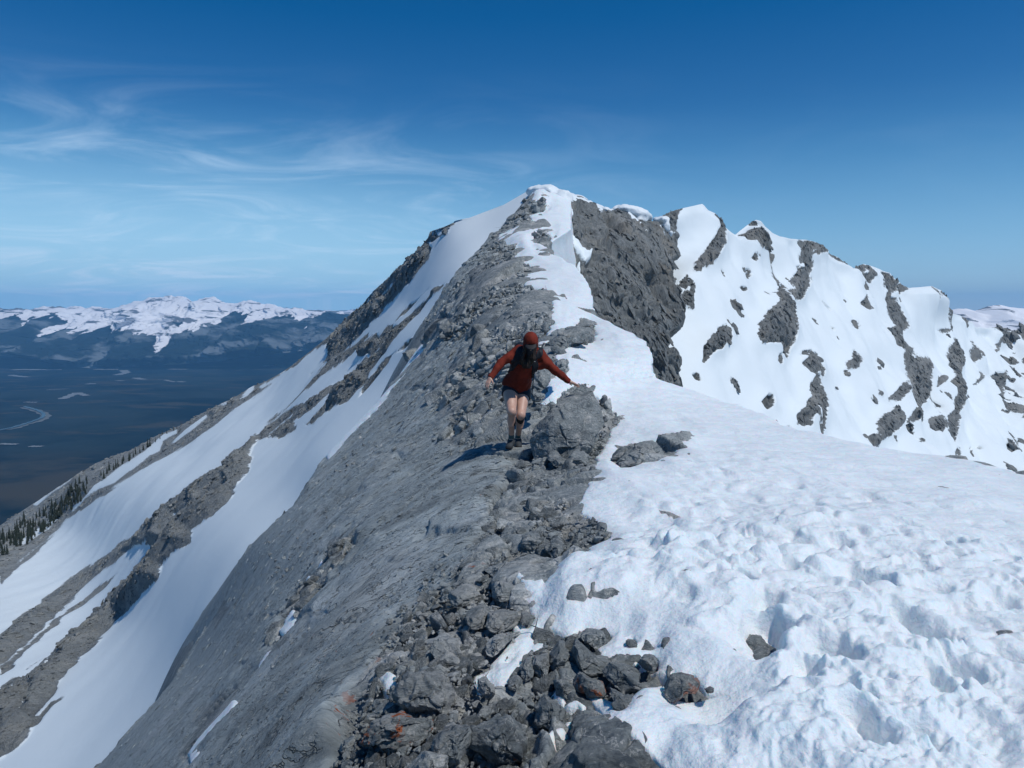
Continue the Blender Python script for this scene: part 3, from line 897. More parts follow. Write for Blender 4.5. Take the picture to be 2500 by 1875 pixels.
fr = [  # rock showing through the flank's snow
    c3((770, 243), (765, 262), (735, 275), (715, 330), (650, 345), (592, 368), (612, 400), (618, 440), (595, 490), (540, 560), (490, 620), (430, 670), (400, 710), (345, 760), (330, 800), (280, 830), (230, 880), (190, 930), (130, 970), (90, 1020), (0, 1110), (0, 940), (120, 840), (250, 715), (260, 690), (330, 610), (430, 520), (540, 400), (610, 310), (700, 270)),
    c3((610, 655), (560, 700), (500, 740), (450, 785), (400, 850), (380, 900), (300, 1000), (260, 1040), (180, 1060), (200, 1010), (290, 920), (300, 950), (350, 880), (420, 840)),
    c3((740, 610), (700, 640), (610, 730), (560, 800), (480, 880), (400, 960), (330, 1060), (250, 1160), (130, 1270), (0, 1400), (0, 1310), (120, 1180), (240, 1060), (300, 1020), (380, 900), (450, 850), (520, 790), (600, 720), (640, 660)),
    c3((560, 1000), (500, 1000), (400, 1060), (380, 1110), (300, 1190), (200, 1310), (210, 1260), (300, 1140), (360, 1080), (440, 1030), (470, 990), (520, 950)),
    c1((2212, 180), (2100, 270), (1950, 430), (1850, 515), (1740, 590), (1690, 640), (1760, 610), (1870, 520), (1990, 440), (2100, 350), (2212, 240)),
    c1((2212, 290), (2130, 380), (2060, 440), (1980, 550), (1845, 655), (1900, 610), (2000, 560), (2100, 470), (2212, 360)),
    c1((2212, 400), (2100, 490), (1950, 600), (1830, 720), (1700, 860), (1620, 920), (1560, 1000), (1530, 1010), (1500, 1060), (1440, 1100), (1360, 1155), (1340, 1220), (1200, 1290), (1000, 1440), (740, 1659), (975, 1680), (1160, 1560), (1250, 1490), (1400, 1350), (1490, 1230), (1503, 1150), (1490, 1120), (1530, 1070), (1545, 1032),
       (1610, 1035), (1640, 990), (1740, 900), (1850, 830), (1890, 790), (1750, 850), (1640, 930), (1600, 950), (1720, 850), (1900, 690), (2060, 560), (2212, 430)),
    c1((1660, 1030), (1650, 1010), (1745, 930), (1775, 950), (1765, 985), (1710, 1020)), c1((2212, 540), (2070, 690), (1990, 770), (1900, 880), (1825, 955), (1880, 945), (1960, 870), (2080, 810), (2150, 740), (2212, 700)),
    c1((1640, 1030), (1760, 930), (1870, 860), (2000, 740), (2080, 680), (1990, 715), (1840, 800), (1760, 900), (1600, 1010)),
    c1((-1050, 2250), (-300, 1770), (0, 1545), (90, 1470), (250, 1370), (440, 1250), (580, 1165), (800, 1085), (940, 1005), (1090, 935), (1300, 830), (1440, 750), (1530, 700), (1690, 630), (1600, 725), (1500, 800), (1400, 860), (1300, 945), (1130, 1070), (900, 1190), (750, 1290), (600, 1390), (400, 1520), (270, 1650), (0, 1850), (-300, 2100), (-1050, 2700)),
    c2((1250, -30), (1150, 0), (870, 190), (700, 340), (500, 470), (300, 610), (100, 770), (0, 870), (-400, 1180), (-400, 1330), (0, 1035), (100, 955), (300, 780), (520, 560), (700, 415), (850, 285), (935, 238), (1000, 190), (1040, 130), (1160, 80), (1300, 40)),
    c2((0, 1045), (100, 970), (240, 850), (440, 690), (560, 590), (710, 480), (640, 560), (500, 680), (430, 730), (300, 830), (150, 960), (0, 1110)),
    c2((1400, -40), (1180, 90), (1060, 190), (1030, 240), (1000, 300), (900, 410), (700, 600), (650, 680), (540, 800), (370, 940), (300, 1010), (180, 1110), (80, 1160), (0, 1190), (-400, 1400), (-400, 1900), (0, 1605), (100, 1530), (190, 1430), (300, 1310), (385, 1225), (300, 1260), (235, 1340), (200, 1340), (290, 1245), (340, 1170), (400, 1080), (470, 1000), (560, 920), (700, 760), (820, 660), (890, 590),
       (965, 515), (980, 440), (1050, 360), (1140, 310), (1150, 230), (1280, 150), (1350, 80), (1400, 0)),
    c2((365, 940), (440, 860), (530, 795), (500, 840), (430, 900), (390, 950)), c2((0, 1170), (60, 1130), (120, 1110), (60, 1160), (0, 1200)), c2((160, 1080), (260, 1010), (200, 1060)),
    c2((0, 480), (120, 420), (300, 280), (350, 240), (230, 360), (90, 470), (0, 560)), c2((0, 1095), (115, 990), (60, 1060), (0, 1110)),
]
fs = [  # snow patches lying inside the rock
    c3((640, 300), (700, 290), (690, 320), (655, 335)), c3((330, 690), (410, 600), (400, 620), (345, 690)), c1((1440, 790), (1500, 730), (1530, 710), (1520, 740), (1480, 780)), c1((1545, 730), (1690, 640), (1650, 690), (1560, 735)),
    c1((1310, 840), (1370, 805), (1350, 830), (1310, 845)), c1((560, 1320), (620, 1280), (700, 1215), (870, 1110), (980, 1010), (1065, 975), (1060, 1000), (980, 1050), (960, 1110), (900, 1140), (800, 1220), (650, 1320), (600, 1330), (560, 1350), (500, 1410), (420, 1490), (440, 1440), (520, 1370)),
    c1((1020, 1070), (1100, 990), (1240, 890), (1250, 905), (1150, 990), (1050, 1060)), c1((190, 1430), (280, 1370), (440, 1262), (420, 1290), (300, 1370), (220, 1440)), c1((80, 1480), (180, 1440), (120, 1475)),
    c1((640, 1350), (760, 1270), (900, 1190), (860, 1230), (720, 1320)), c1((100, 1659), (200, 1590), (330, 1500), (390, 1480), (300, 1560), (200, 1640), (130, 1680)), c1((220, 1620), (330, 1540), (300, 1580)),
    c2((840, 330), (930, 240), (900, 290), (860, 330)), c2((520, 565), (600, 500), (850, 320), (700, 450)), c2((340, 720), (440, 640), (400, 690)), c2((0, 1420), (80, 1350), (190, 1215), (150, 1290), (60, 1380), (0, 1440)), c2((0, 1215), (100, 1180), (300, 1020), (360, 1000), (200, 1110), (80, 1200), (0, 1235)),
    c1((1600, 1020), (1700, 930), (1840, 830), (1750, 900), (1640, 1000)), c2((1030, 200), (1060, 150), (1160, 85), (1100, 150), (1060, 190), (1010, 250)), c2((1240, 40), (1370, -30), (1300, 20)),
]
Mf = Mask([[(-460, 380), (2700, 380), (2700, 2400), (-460, 2400)]], fr)
Mf2 = Mask(fs, ())
wob = fbm(P, 8.0, 4, 0.6, 3, SP, aniso=(1.6, 1, 1.6)) * 5; wob2 = fbm(P, 8.0, 4, 0.6, 8, SP) * 5
sd = np.maximum(np.clip(Mf(U + wob, V + wob2), -70, 70), Mf2(U + wob * .5, V + wob2 * .5))
spots = fbm(P, 5.0, 4, 0.65, 13, SP)
treeband = sm(-Mask([fr[10]])(U, V), -6, -16)
sd = sd + treeband * (sm(spots, 0.12, 0.5) * 26 * (D > 240))
rock = 1 - sm(sd, -4, 3)
def fct(P, lam, seed, an=(1, 1, 1), rot=None):
    v, e = facets(P, lam, seed, an, rot)
    return v * sm(e, 0, 0.1), e
v1, e1 = fct(P + fbm(P, 6, 3)[..., None] * 0.8, 7.0, 5, (1.4, 1, 0.8), RD)
v2, e2 = fct(P, 2.8, 6, (1.4, 1, 0.8), RD)
v3, e3 = fct(P, 1.2, 9, (1.4, 1, 0.8), RD)
amp = (D / 70.0) ** 0.5
rel = rock * (v1 * 0.28 * sm(7 / SP, 2, 6) + v2 * 0.25 * sm(2.8 / SP, 2, 6) + v3 * 0.16 * sm(1.2 / SP, 2, 6)) * amp + rock * sm(-sd, 2, 26) * 0.9 * amp
rel += fbm(P, 16.0, 2, 0.45, 91, SP) * 0.22 * amp + rock * fbm(P, 4.0, 4, 0.5, 94, SP) * 0.25 + (1 - rock) * (fbm(P @ RD.T, 5.0, 4, 0.5, 92, SP, aniso=(5, 1, 1.5)) * 0.015)
# the prominent rib with its crumbled blocks
rib = Mask([c1((740, 1700), (1000, 1440), (1340, 1225), (1530, 1010), (1560, 1040), (1500, 1240), (1250, 1500), (1160, 1560), (975, 1680)), c2((1400, -20), (1180, 90), (1000, 300), (700, 600), (370, 940), (0, 1200), (0, 1600), (400, 1080), (700, 760), (960, 520), (1150, 240), (1370, 50))])
rel += sm(rib(U, V), -6, 18) * 0.7 * np.minimum(amp, 1.5) * rock
P2 = P + Nn * rel[..., None]
flank = link('mountain_flank', grid_mesh('mountain_flank', P2, m_flank, {'snow': sd}), kind='structure')
FL = (U, V, P2)
FLR = (U, V, P2, Nn, sd)
print('flank done', flush=True)

# ================================================================== THE CLIFF under the summit
Tw = curve(c3((1240, 60), (1310, 62), (1400, 90), (1480, 100), (1560, 145), (1640, 185), (1720, 190), (1790, 200), (1850, 240), (1930, 250), (1990, 260), (2040, 280), (2200, 290)))
Rw = curve([(440, 1640), (546, 1638), (560, 1642), (576, 1648), (634, 1641), (711, 1650), (760, 1654), (784, 1655), (800, 1643), (815, 1631), (835, 1626), (856, 1622), (883, 1640), (928, 1652), (955, 1658), (1060, 1660)])
Lw = curve([(440, 1300), (520, 1330), (560, 1290), (700, 1320), (780, 1380), (850, 1480), (1060, 1520)])
Dw = Depth([(1300, 470, 91), (1372, 478, 90), (1500, 510, 96), (1638, 550, 103), (1300, 600, 66), (1380, 640, 66), (1430, 720, 60), (1500, 800, 62), (1655, 784, 78), (1650, 700, 88), (1640, 630, 97), (1560, 850, 63), (1500, 950, 54), (1655, 950, 66), (1600, 1060, 56), (1660, 1060, 58), (1550, 650, 78), (1450, 580, 78)], reg=1e-3)
ncol, nrow = 190, 300
s = np.linspace(0, 1, ncol); t = np.linspace(0, 1, nrow)
u0 = 1300 + (1640 - 1300) * s
V = Tw(u0)[None, :] + (1060 - Tw(u0))[None, :] * t[:, None]
U = Lw(V) + (Rw(V) - Lw(V)) * s[None, :]
D = Dw(U, V)
P = unproj(U, V, D)
n = 10
e = P[:, -1:]; k = (np.arange(1, n + 1) / n)[None, :, None] ** 1.4
P = np.concatenate([P, e + k * np.array([3.0, 16.0, -1.0])], 1)
U = np.concatenate([U, np.repeat(U[:, -1:], n, 1)], 1); V = np.concatenate([V, np.repeat(V[:, -1:], n, 1)], 1); D = np.concatenate([D, np.repeat(D[:, -1:], n, 1)], 1)
bt = P[:1] + (np.linspace(1, 0.1, 8)[:, None, None] ** 1.5) * np.array([1.0, 12.0, -5.0])
P = np.concatenate([bt, P]); U = np.concatenate([np.repeat(U[:1], 8, 0), U]); V = np.concatenate([np.repeat(V[:1], 8, 0), V]); D = np.concatenate([np.repeat(D[:1], 8, 0), D])
Nn = orient(grid_normals(P), P)
SP = spacing(P)
ws = [c3((1230, 60), (1400, 70), (1440, 110), (1450, 130), (1470, 230), (1400, 210)), c3((1400, 80), (1480, 95), (1560, 130), (1640, 180), (1640, 210), (1560, 160), (1500, 135), (1440, 118)), c3((1450, 310), (1480, 340), (1560, 420), (1590, 405), (1595, 445), (1560, 465), (1520, 430), (1470, 380)),
      c3((1505, 490), (1520, 480), (1530, 520), (1520, 540)), c3((1525, 180), (1585, 222), (1560, 210)), c3((1555, 250), (1585, 275), (1570, 268)), c3((1790, 195), (1850, 235), (1910, 345), (1880, 330), (1830, 260), (1790, 225)), c3((1880, 375), (1908, 405), (1890, 400)),
      c3((1970, 240), (2015, 360), (1995, 330)), c3((2055, 310), (2070, 325), (2060, 335)), c3((1945, 495), (1955, 500), (1950, 515)), c3((1985, 512), (2000, 520), (1990, 522)), c3((1930, 425), (1940, 430), (1935, 436)), c3((1640, 420), (1650, 432), (1640, 430)),
      c3((1310, 440), (1370, 430), (1370, 470), (1350, 510), (1330, 480)), c3((1362, 360), (1385, 365), (1375, 378))]
Mw = Mask(ws, u0=1200, u1=1800)
wob = fbm(P, 2.0, 4, 0.6, 3, SP) * 3; wob2 = fbm(P, 2.0, 4, 0.6, 8, SP) * 3
sd = Mw(U + wob, V + wob2)
RV = np.array([[0.94, 0.2, 0.25], [-0.2, 0.98, 0.0], [-0.25, -0.05, 0.97]])
Pw = P + np.stack([fbm(P, 5, 3, 0.5, 21), fbm(P, 5, 3, 0.5, 22), fbm(P, 5, 3, 0.5, 23)], -1) * 1.0
rel = 0
for lam, amp, seed in ((9.0, 1.1, 11), (3.6, 0.60, 12), (1.6, 0.55, 13), (0.7, 0.30, 14)):
    v, e = facets(Pw, lam, seed, (1.0, 1.0, 1.7), RV)
    v = v * sm(e, 0, 0.12)
    w = sm(lam / SP, 2.5, 7)
    rel = rel + amp * v * w - w * amp * 0.35 * np.exp(-(e / 0.06) ** 2)
rel = rel + fbm(P @ RV.T, 2.2, 5, 0.6, 41, SP, aniso=(0.7, 1, 2.5)) * 0.35
edgef = np.concatenate([np.zeros((8,)), sm(np.linspace(0, 1, nrow), 0, 0.05)])[:, None]
rel = rel * (0.25 + 0.75 * edgef)
rock = 1 - sm(sd, -4, 3)
P2 = P + Nn * (rel * (0.35 + 0.65 * rock) + (1 - rock) * 0.35)[..., None]
CLR = (U, V, P2, Nn, sd)
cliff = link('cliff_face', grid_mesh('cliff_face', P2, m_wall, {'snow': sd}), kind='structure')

# ================================================================== THE SNOWY PEAKS beyond
Tp = curve([(1560, 640)] + c4((240, 235), (258, 192), (300, 170), (330, 160), (400, 145), (470, 130), (482, 140), (500, 165), (540, 184), (560, 200), (566, 240), (600, 270), (640, 300), (700, 250), (740, 222), (765, 214), (795, 220), (815, 250), (850, 285), (890, 305), (940, 312), (990, 320), (1030, 322), (1060, 330), (1100, 350), (1140, 385), (1200, 425), (1250, 480), (1290, 480),
                            (1320, 460), (1345, 452), (1400, 470), (1480, 500), (1530, 535), (1560, 560), (1585, 585), (1640, 580), (1700, 575), (1755, 598), (1775, 630), (1800, 710), (1870, 735), (1930, 765), (1960, 790), (2060, 795), (2110, 805), (2140, 830), (2180, 800), (2212, 790), (2700, 830))+ [(3500, 870)])
Dp = Depth([(1560, 640, 118), (1618, 526, 122), (1712, 499, 128), (1748, 530, 132), (1816, 553, 150), (1857, 537, 155), (1948, 583, 172), (2000, 598, 190), (2065, 657, 205), (2106, 644, 210), (2205, 693, 235), (2269, 700, 250), (2300, 730, 262), (2345, 772, 300), (2431, 802, 330), (2500, 800, 350), (2720, 830, 420),
            (1600, 780, 98), (1600, 1000, 84), (1750, 1000, 90), (2000, 1060, 110), (2300, 1150, 140), (2720, 1280, 200), (1700, 700, 110), (1850, 700, 135), (2050, 800, 165), (2200, 880, 195), (2400, 950, 260), (1600, 1250, 70), (2000, 1250, 85), (2300, 1300, 110), (2720, 1400, 150), (3500, 870, 500), (3500, 1500, 190)], reg=1e-3)
ncol, nrow = 600, 330
us = np.concatenate([np.linspace(1560, 2560, 500), np.linspace(2563, 3500, 100)]); t = np.linspace(0, 1, nrow)
Bp = curve([(1560, 1080), (1700, 1100), (2000, 1180), (2300, 1240), (2720, 1330), (3500, 1500)])
U = np.repeat(us[None], nrow, 0)
V = Tp(us)[None] + (Bp(us) - Tp(us))[None] * t[:, None]
D = Dp(U, V)
pr = [  # rock ribs and outcrops
    c4((240, 180), (262, 185), (330, 160), (360, 155), (330, 190), (330, 240), (322, 290), (300, 300), (280, 260)),
    c4((540, 185), (565, 190), (568, 260), (550, 300), (548, 360), (520, 440), (500, 475), (465, 485), (450, 500), (425, 500), (430, 460), (470, 410), (500, 350), (510, 310), (530, 270)),
    c4((740, 222), (755, 225), (770, 240), (745, 240), (720, 245)), c4((770, 260), (790, 265), (812, 300), (805, 325), (785, 310), (768, 290)), c4((655, 310), (700, 295), (735, 290), (800, 330), (815, 365), (850, 405), (858, 430), (845, 460), (820, 410), (790, 400), (750, 395), (720, 360), (680, 340)),
    c4((842, 460), (850, 465), (870, 580), (905, 610), (912, 660), (917, 850), (912, 940), (905, 965), (870, 950), (840, 915), (790, 905), (745, 912), (722, 860), (735, 810), (780, 760), (810, 720), (835, 690), (835, 640), (850, 590), (858, 560), (850, 510)),
    c4((1005, 335), (1025, 350), (1035, 420), (1050, 470), (1030, 540), (1032, 600), (1010, 635), (975, 645), (940, 635), (907, 625), (940, 605), (965, 600), (938, 555), (960, 510), (990, 460), (995, 400), (1010, 370)),
    c4((1010, 335), (1060, 335), (1100, 350), (1110, 370), (1080, 400), (1060, 412), (1045, 400), (1070, 370), (1035, 380), (1020, 360)), c4((1120, 370), (1200, 430), (1255, 475), (1290, 482), (1250, 490), (1215, 470), (1180, 425)),
    c4((1280, 485), (1330, 452), (1365, 465), (1385, 505), (1360, 560), (1335, 550), (1318, 525), (1350, 500), (1350, 480), (1320, 510)), c4((1330, 570), (1350, 590), (1338, 600), (1325, 590)), c4((1335, 640), (1345, 680), (1355, 712), (1320, 705), (1310, 690), (1325, 660)),
    c4((1425, 510), (1450, 500), (1490, 520), (1510, 560), (1500, 600), (1470, 610), (1460, 640), (1490, 650), (1520, 720), (1532, 790), (1525, 830), (1490, 810), (1470, 750), (1455, 700), (1445, 650), (1455, 610), (1430, 570)),
    c4((1520, 560), (1560, 560), (1578, 590), (1545, 610), (1518, 600)), c4((1535, 640), (1558, 645), (1545, 655)), c4((1445, 830), (1480, 812), (1515, 830), (1520, 870), (1560, 930), (1570, 970), (1640, 1020), (1645, 1080), (1660, 1130), (1690, 1190), (1730, 1270), (1700, 1220), (1660, 1180), (1640, 1240), (1662, 1300), (1600, 1290), (1610, 1220), (1570, 1150), (1540, 1080), (1510, 1010), (1500, 940), (1465, 920), (1450, 880)),
    c4((1760, 600), (1790, 650), (1800, 720), (1805, 790), (1835, 920), (1840, 1100), (1845, 1220), (1820, 1280), (1848, 1390), (1820, 1380), (1785, 1330), (1795, 1260), (1775, 1150), (1785, 1060), (1775, 900), (1790, 800), (1785, 690), (1740, 610)),
    c4((1700, 585), (1720, 595), (1715, 630), (1700, 610)), c4((345, 590), (380, 530), (410, 570), (408, 620), (400, 640), (405, 712), (380, 700), (355, 680), (370, 630), (380, 610)),
    c4((545, 812), (575, 850), (570, 890), (530, 930), (500, 950), (450, 1000), (455, 960), (470, 910), (500, 860)), c4((730, 415), (748, 430), (735, 445), (724, 435)), c4((675, 490), (695, 497), (685, 508)), c4((715, 498), (728, 515), (705, 535), (698, 520)), c4((670, 590), (698, 597), (682, 606)),
    c4((1270, 775), (1300, 768), (1310, 790), (1290, 803)), c4((1015, 945), (1050, 970), (1085, 1040), (1088, 1080), (1050, 1075), (1080, 1150), (1105, 1230), (1125, 1377), (1080, 1370), (1050, 1330), (1020, 1290), (1010, 1310), (1015, 1350), (960, 1335), (960, 1290), (990, 1240), (1020, 1190), (1030, 1110), (1040, 1090), (1010, 1060), (985, 1015)),
    c4((850, 970), (865, 965), (875, 985), (862, 1010), (848, 1005)), c4((770, 1215), (800, 1190), (828, 1190), (825, 1215), (800, 1250)), c4((400, 1080), (420, 1078), (430, 1100), (410, 1098)), c4((970, 958), (995, 955), (990, 975)), c4((1260, 960), (1275, 930), (1295, 980), (1280, 1030), (1250, 1020), (1245, 1010)),
    c4((1415, 1320), (1430, 1290), (1480, 1270), (1500, 1240), (1520, 1300), (1515, 1350), (1480, 1385), (1445, 1395), (1420, 1360)), c4((1385, 1375), (1420, 1380), (1440, 1420), (1400, 1415)), c4((1480, 1190), (1500, 1160), (1530, 1120), (1560, 1150), (1530, 1190), (1500, 1170)),
    c4((1710, 1290), (1740, 1300), (1780, 1330), (1775, 1350), (1715, 1330)), c4((1870, 1430), (1885, 1440), (1882, 1465), (1870, 1455)), c4((1905, 880), (1935, 950), (1945, 980), (1930, 975), (1920, 930)), c4((2070, 1070), (2090, 1120), (2100, 1160), (2085, 1150), (2065, 1100)),
    c4((2085, 860), (2090, 900), (2070, 930), (2080, 895)), c4((1875, 740), (1910, 760), (1895, 795), (1880, 790)), c4((2060, 800), (2120, 775), (2212, 770), (2400, 780), (2400, 900), (2260, 880), (2240, 1290), (2200, 1290), (2212, 1130), (2185, 1000), (2200, 880), (2150, 840)),
    c4((1960, 1040), (1975, 1060), (1965, 1090)), c4((1640, 1400), (1670, 1410), (1645, 1420)), c4((2195, 950), (2230, 950), (2230, 1010), (2190, 1010)), c4((2180, 1400), (2200, 1395), (2195, 1420)), c4((1395, 1160), (1420, 1178), (1395, 1175)),
    c4((1695, 1100), (1720, 1120), (1700, 1140)), c4((1610, 1260), (1650, 1270), (1640, 1300), (1605, 1290)), c4((1000, 330), (1000, 380), (990, 345)), c4((1740, 815), (1760, 820), (1750, 830)), c4((2100, 1040), (2115, 1045), (2110, 1055)),
]
ps = [c4((1010, 1320), (1030, 1300), (1060, 1330), (1050, 1365), (1020, 1350)), c4((1330, 500), (1345, 480), (1355, 500), (1340, 515)), c4((980, 460), (1000, 450), (1000, 480), (985, 480)), c4((1480, 660), (1495, 670), (1480, 690), (1468, 680)), c4((1580, 1060), (1600, 1055), (1590, 1080)),
      c4((375, 610), (395, 600), (390, 625), (378, 625)), c4((875, 600), (885, 620), (876, 660), (868, 630)), c4((1030, 1245), (1060, 1290), (1090, 1340), (1050, 1310)), c4((1500, 840), (1525, 860), (1545, 890), (1520, 880)), c4((1040, 1065), (1070, 1070), (1060, 1080), (1040, 1078))]
Mp = Mask([[(1400, 300), (3900, 300), (3900, 1700), (1400, 1700)]], pr, u0=1500, u1=2780, v0=450, v1=1450, st=2.5, cap=45)
Mp2 = Mask(ps, u0=1500, u1=2780, v0=450, v1=1450, st=2.5, cap=45)
P = unproj(U, V, D)
SP = spacing(P)
wob = fbm(P, 3.5, 5, 0.62, 3, SP) * 3.5; wob2 = fbm(P, 3.5, 5, 0.62, 8, SP) * 3.5
sd = np.maximum(Mp(U + wob, V + wob2) - 2.5, Mp2(U + wob * .6, V + wob2 * .6))
spots = fbm(P, 5.0, 4, 0.62, 77, SP)
sd = sd - sm(spots, 0.72, 0.9) * 60 * (U > 1750) * (V > Tp(U) + 60)
farR = sm(U, 2380, 2500)
sd = sd - farR * sm(fbm(P, 8.0, 4, 0.6, 78, SP), 0.15, 0.5) * 60 * (V < 1100)
rockS = 1 - sm(sd, -30, 14)
# gully system between the ribs: hollows away from rock, ribs stand out
wide = np.minimum(sd, 45.0)
gul = fbm(np.stack([P[..., 0], P[..., 1] * 0.5, P[..., 2] * 0.25], -1), 14.0, 3, 0.5, 81) * 2.2
A = (Mp.A < 0).astype(float)
for _ in range(3):
    for ax in (0, 1):
        c_ = np.cumsum(np.concatenate([np.zeros_like(np.take(A, [0], ax)), A], ax), ax)
        n_ = A.shape[ax]; lo_ = np.maximum(np.arange(n_) - 7, 0); hi_ = np.minimum(np.arange(n_) + 8, n_)
        A = (np.take(c_, hi_, ax) - np.take(c_, lo_, ax)) / 15.0
Mb = Mask([[(0, 0), (1, 0), (1, 1)]], u0=Mp.u0, u1=2780, v0=Mp.v0, v1=1450, st=2.5, cap=45); Mb.A = A
prot = 3.6 * Mb(U, V) + gul
Nn = orient(grid_normals(P), P)
rock = 1 - sm(sd, -3, 2)
rel = prot * (D / 150.0)
v1, e1 = fct(P + fbm(P, 4, 3)[..., None] * 0.7, 6.0, 15, (1, 1, 1.8)); v2, e2 = fct(P, 2.4, 16, (1, 1, 1.6)); v3, e3 = fct(P, 1.1, 17, (1, 1, 1.6))
rel += rock * (v1 * 0.8 * sm(6 / SP, 2, 6) + v2 * 0.6 * sm(2.4 / SP, 2, 6) + v3 * 0.35 * sm(1.1 / SP, 2, 6))
rel += (1 - rock) * (fbm(P, 22.0, 5, 0.42, 85, SP) * 0.9 + 0.25)
edge = sm(t, 0, 0.04)[:, None]
rel = rel * (0.3 + 0.7 * edge)
P2 = P + Nn * rel[..., None]
PKR = (U, V, P2, Nn, sd)
bk = P2[:1] + (np.linspace(1, 0.08, 10)[:, None, None] ** 1.5) * np.array([8.0, 60.0, -40.0])
P2 = np.concatenate([bk, P2]); sdx = np.concatenate([np.repeat(sd[:1], 10, 0), sd])
peaks = link('snowy_peaks', grid_mesh('snowy_peaks', P2, m_peaks, {'snow': sdx}), kind='structure')
# the mountain's lower sides, under everything above
xs_ = np.concatenate([-np.geomspace(1300, 3, 110), np.geomspace(3, 1300, 110)]); ys_ = np.concatenate([np.linspace(-700, -10, 30), np.linspace(0, 400, 70), np.linspace(420, 1600, 50)])
X_, Y_ = np.meshgrid(xs_, ys_)
Pm_ = np.stack([X_ + 3, Y_, 0 * X_], -1)
Pm_[..., 2] = np.maximum(-13 - np.where(X_ < 0, 0.95, 0.70) * np.abs(X_) - 0.2 * np.maximum(0, Y_ - 150) - 0.1 * np.maximum(0, -Y_), -1200) + fbm(Pm_, 60.0, 4, 0.5, 120) * np.clip(np.abs(X_) * 0.05, 0.3, 5)
link('mountainside', grid_mesh('mountainside', Pm_, m_peaks, {'snow': np.where(X_ > 0, 25.0, -4.0) + fbm(Pm_, 40.0, 3, 0.5, 121) * 30}), kind='structure')
print('peaks done', flush=True)

# ================================================================== THE FAR RANGE AND THE VALLEY
ZV = -1080.0


def far_mat(name, s, tree, snowcol=(0.88, 0.88, 0.90)):
    m, nt, b = new_mat(name)
    tc = N(nt, 'ShaderNodeTexCoord'); co = tc.outputs['Object']
    at = N(nt, 'ShaderNodeAttribute', attribute_name='snow')
    rk = N(nt, 'ShaderNodeAttribute', attribute_name='cliff')
    n = N(nt, 'ShaderNodeTexNoise', i_Scale=1.0 / s, i_Detail=9.0, i_Roughness=0.65)
    mq = N(nt, 'ShaderNodeMapping'); mq.inputs['Scale'].default_value = (3.0, 0.3, 1.0)
    L(nt, co, mq.inputs[0]); L(nt, mq.outputs[0], n.inputs['Vector'])
    f = MapR(nt, Mth(nt, 'ADD', at.outputs['Fac'], Mth(nt, 'MULTIPLY', Mth(nt, 'SUBTRACT', n.outputs[0], 0.5), 1.3)), -0.04, 0.04)
    n2 = N(nt, 'ShaderNodeTexNoise', i_Scale=1.0 / s, i_Detail=8.0, i_Roughness=0.7)
    mp = N(nt, 'ShaderNodeMapping'); mp.inputs['Scale'].default_value = (5.0, 0.5, 16.0)
    L(nt, co, mp.inputs[0]); L(nt, mp.outputs[0], n2.inputs['Vector'])
    rf = MapR(nt, Mth(nt, 'ADD', rk.outputs['Fac'], Mth(nt, 'MULTIPLY', Mth(nt, 'SUBTRACT', n2.outputs[0], 0.5), 1.6)), -0.06, 0.06)
    n3 = N(nt, 'ShaderNodeTexNoise', i_Scale=0.6 / s, i_Detail=8.0, i_Roughness=0.6)
    L(nt, co, n3.inputs['Vector'])
    lowc = Mixc(nt, MapR(nt, n3.outputs[0], 0.47, 0.60), tree, (0.15, 0.175, 0.19))
    upc = Mixc(nt, rf, snowcol, (0.15, 0.16, 0.175))
    L(nt, Mixc(nt, f, lowc, upc), b.inputs['Base Color'])
    b.inputs['Roughness'].default_value = 0.9
    b.inputs['Specular IOR Level'].default_value = 0.1
    return m


m_range = far_mat('far_range', 700.0, (0.012, 0.022, 0.022))


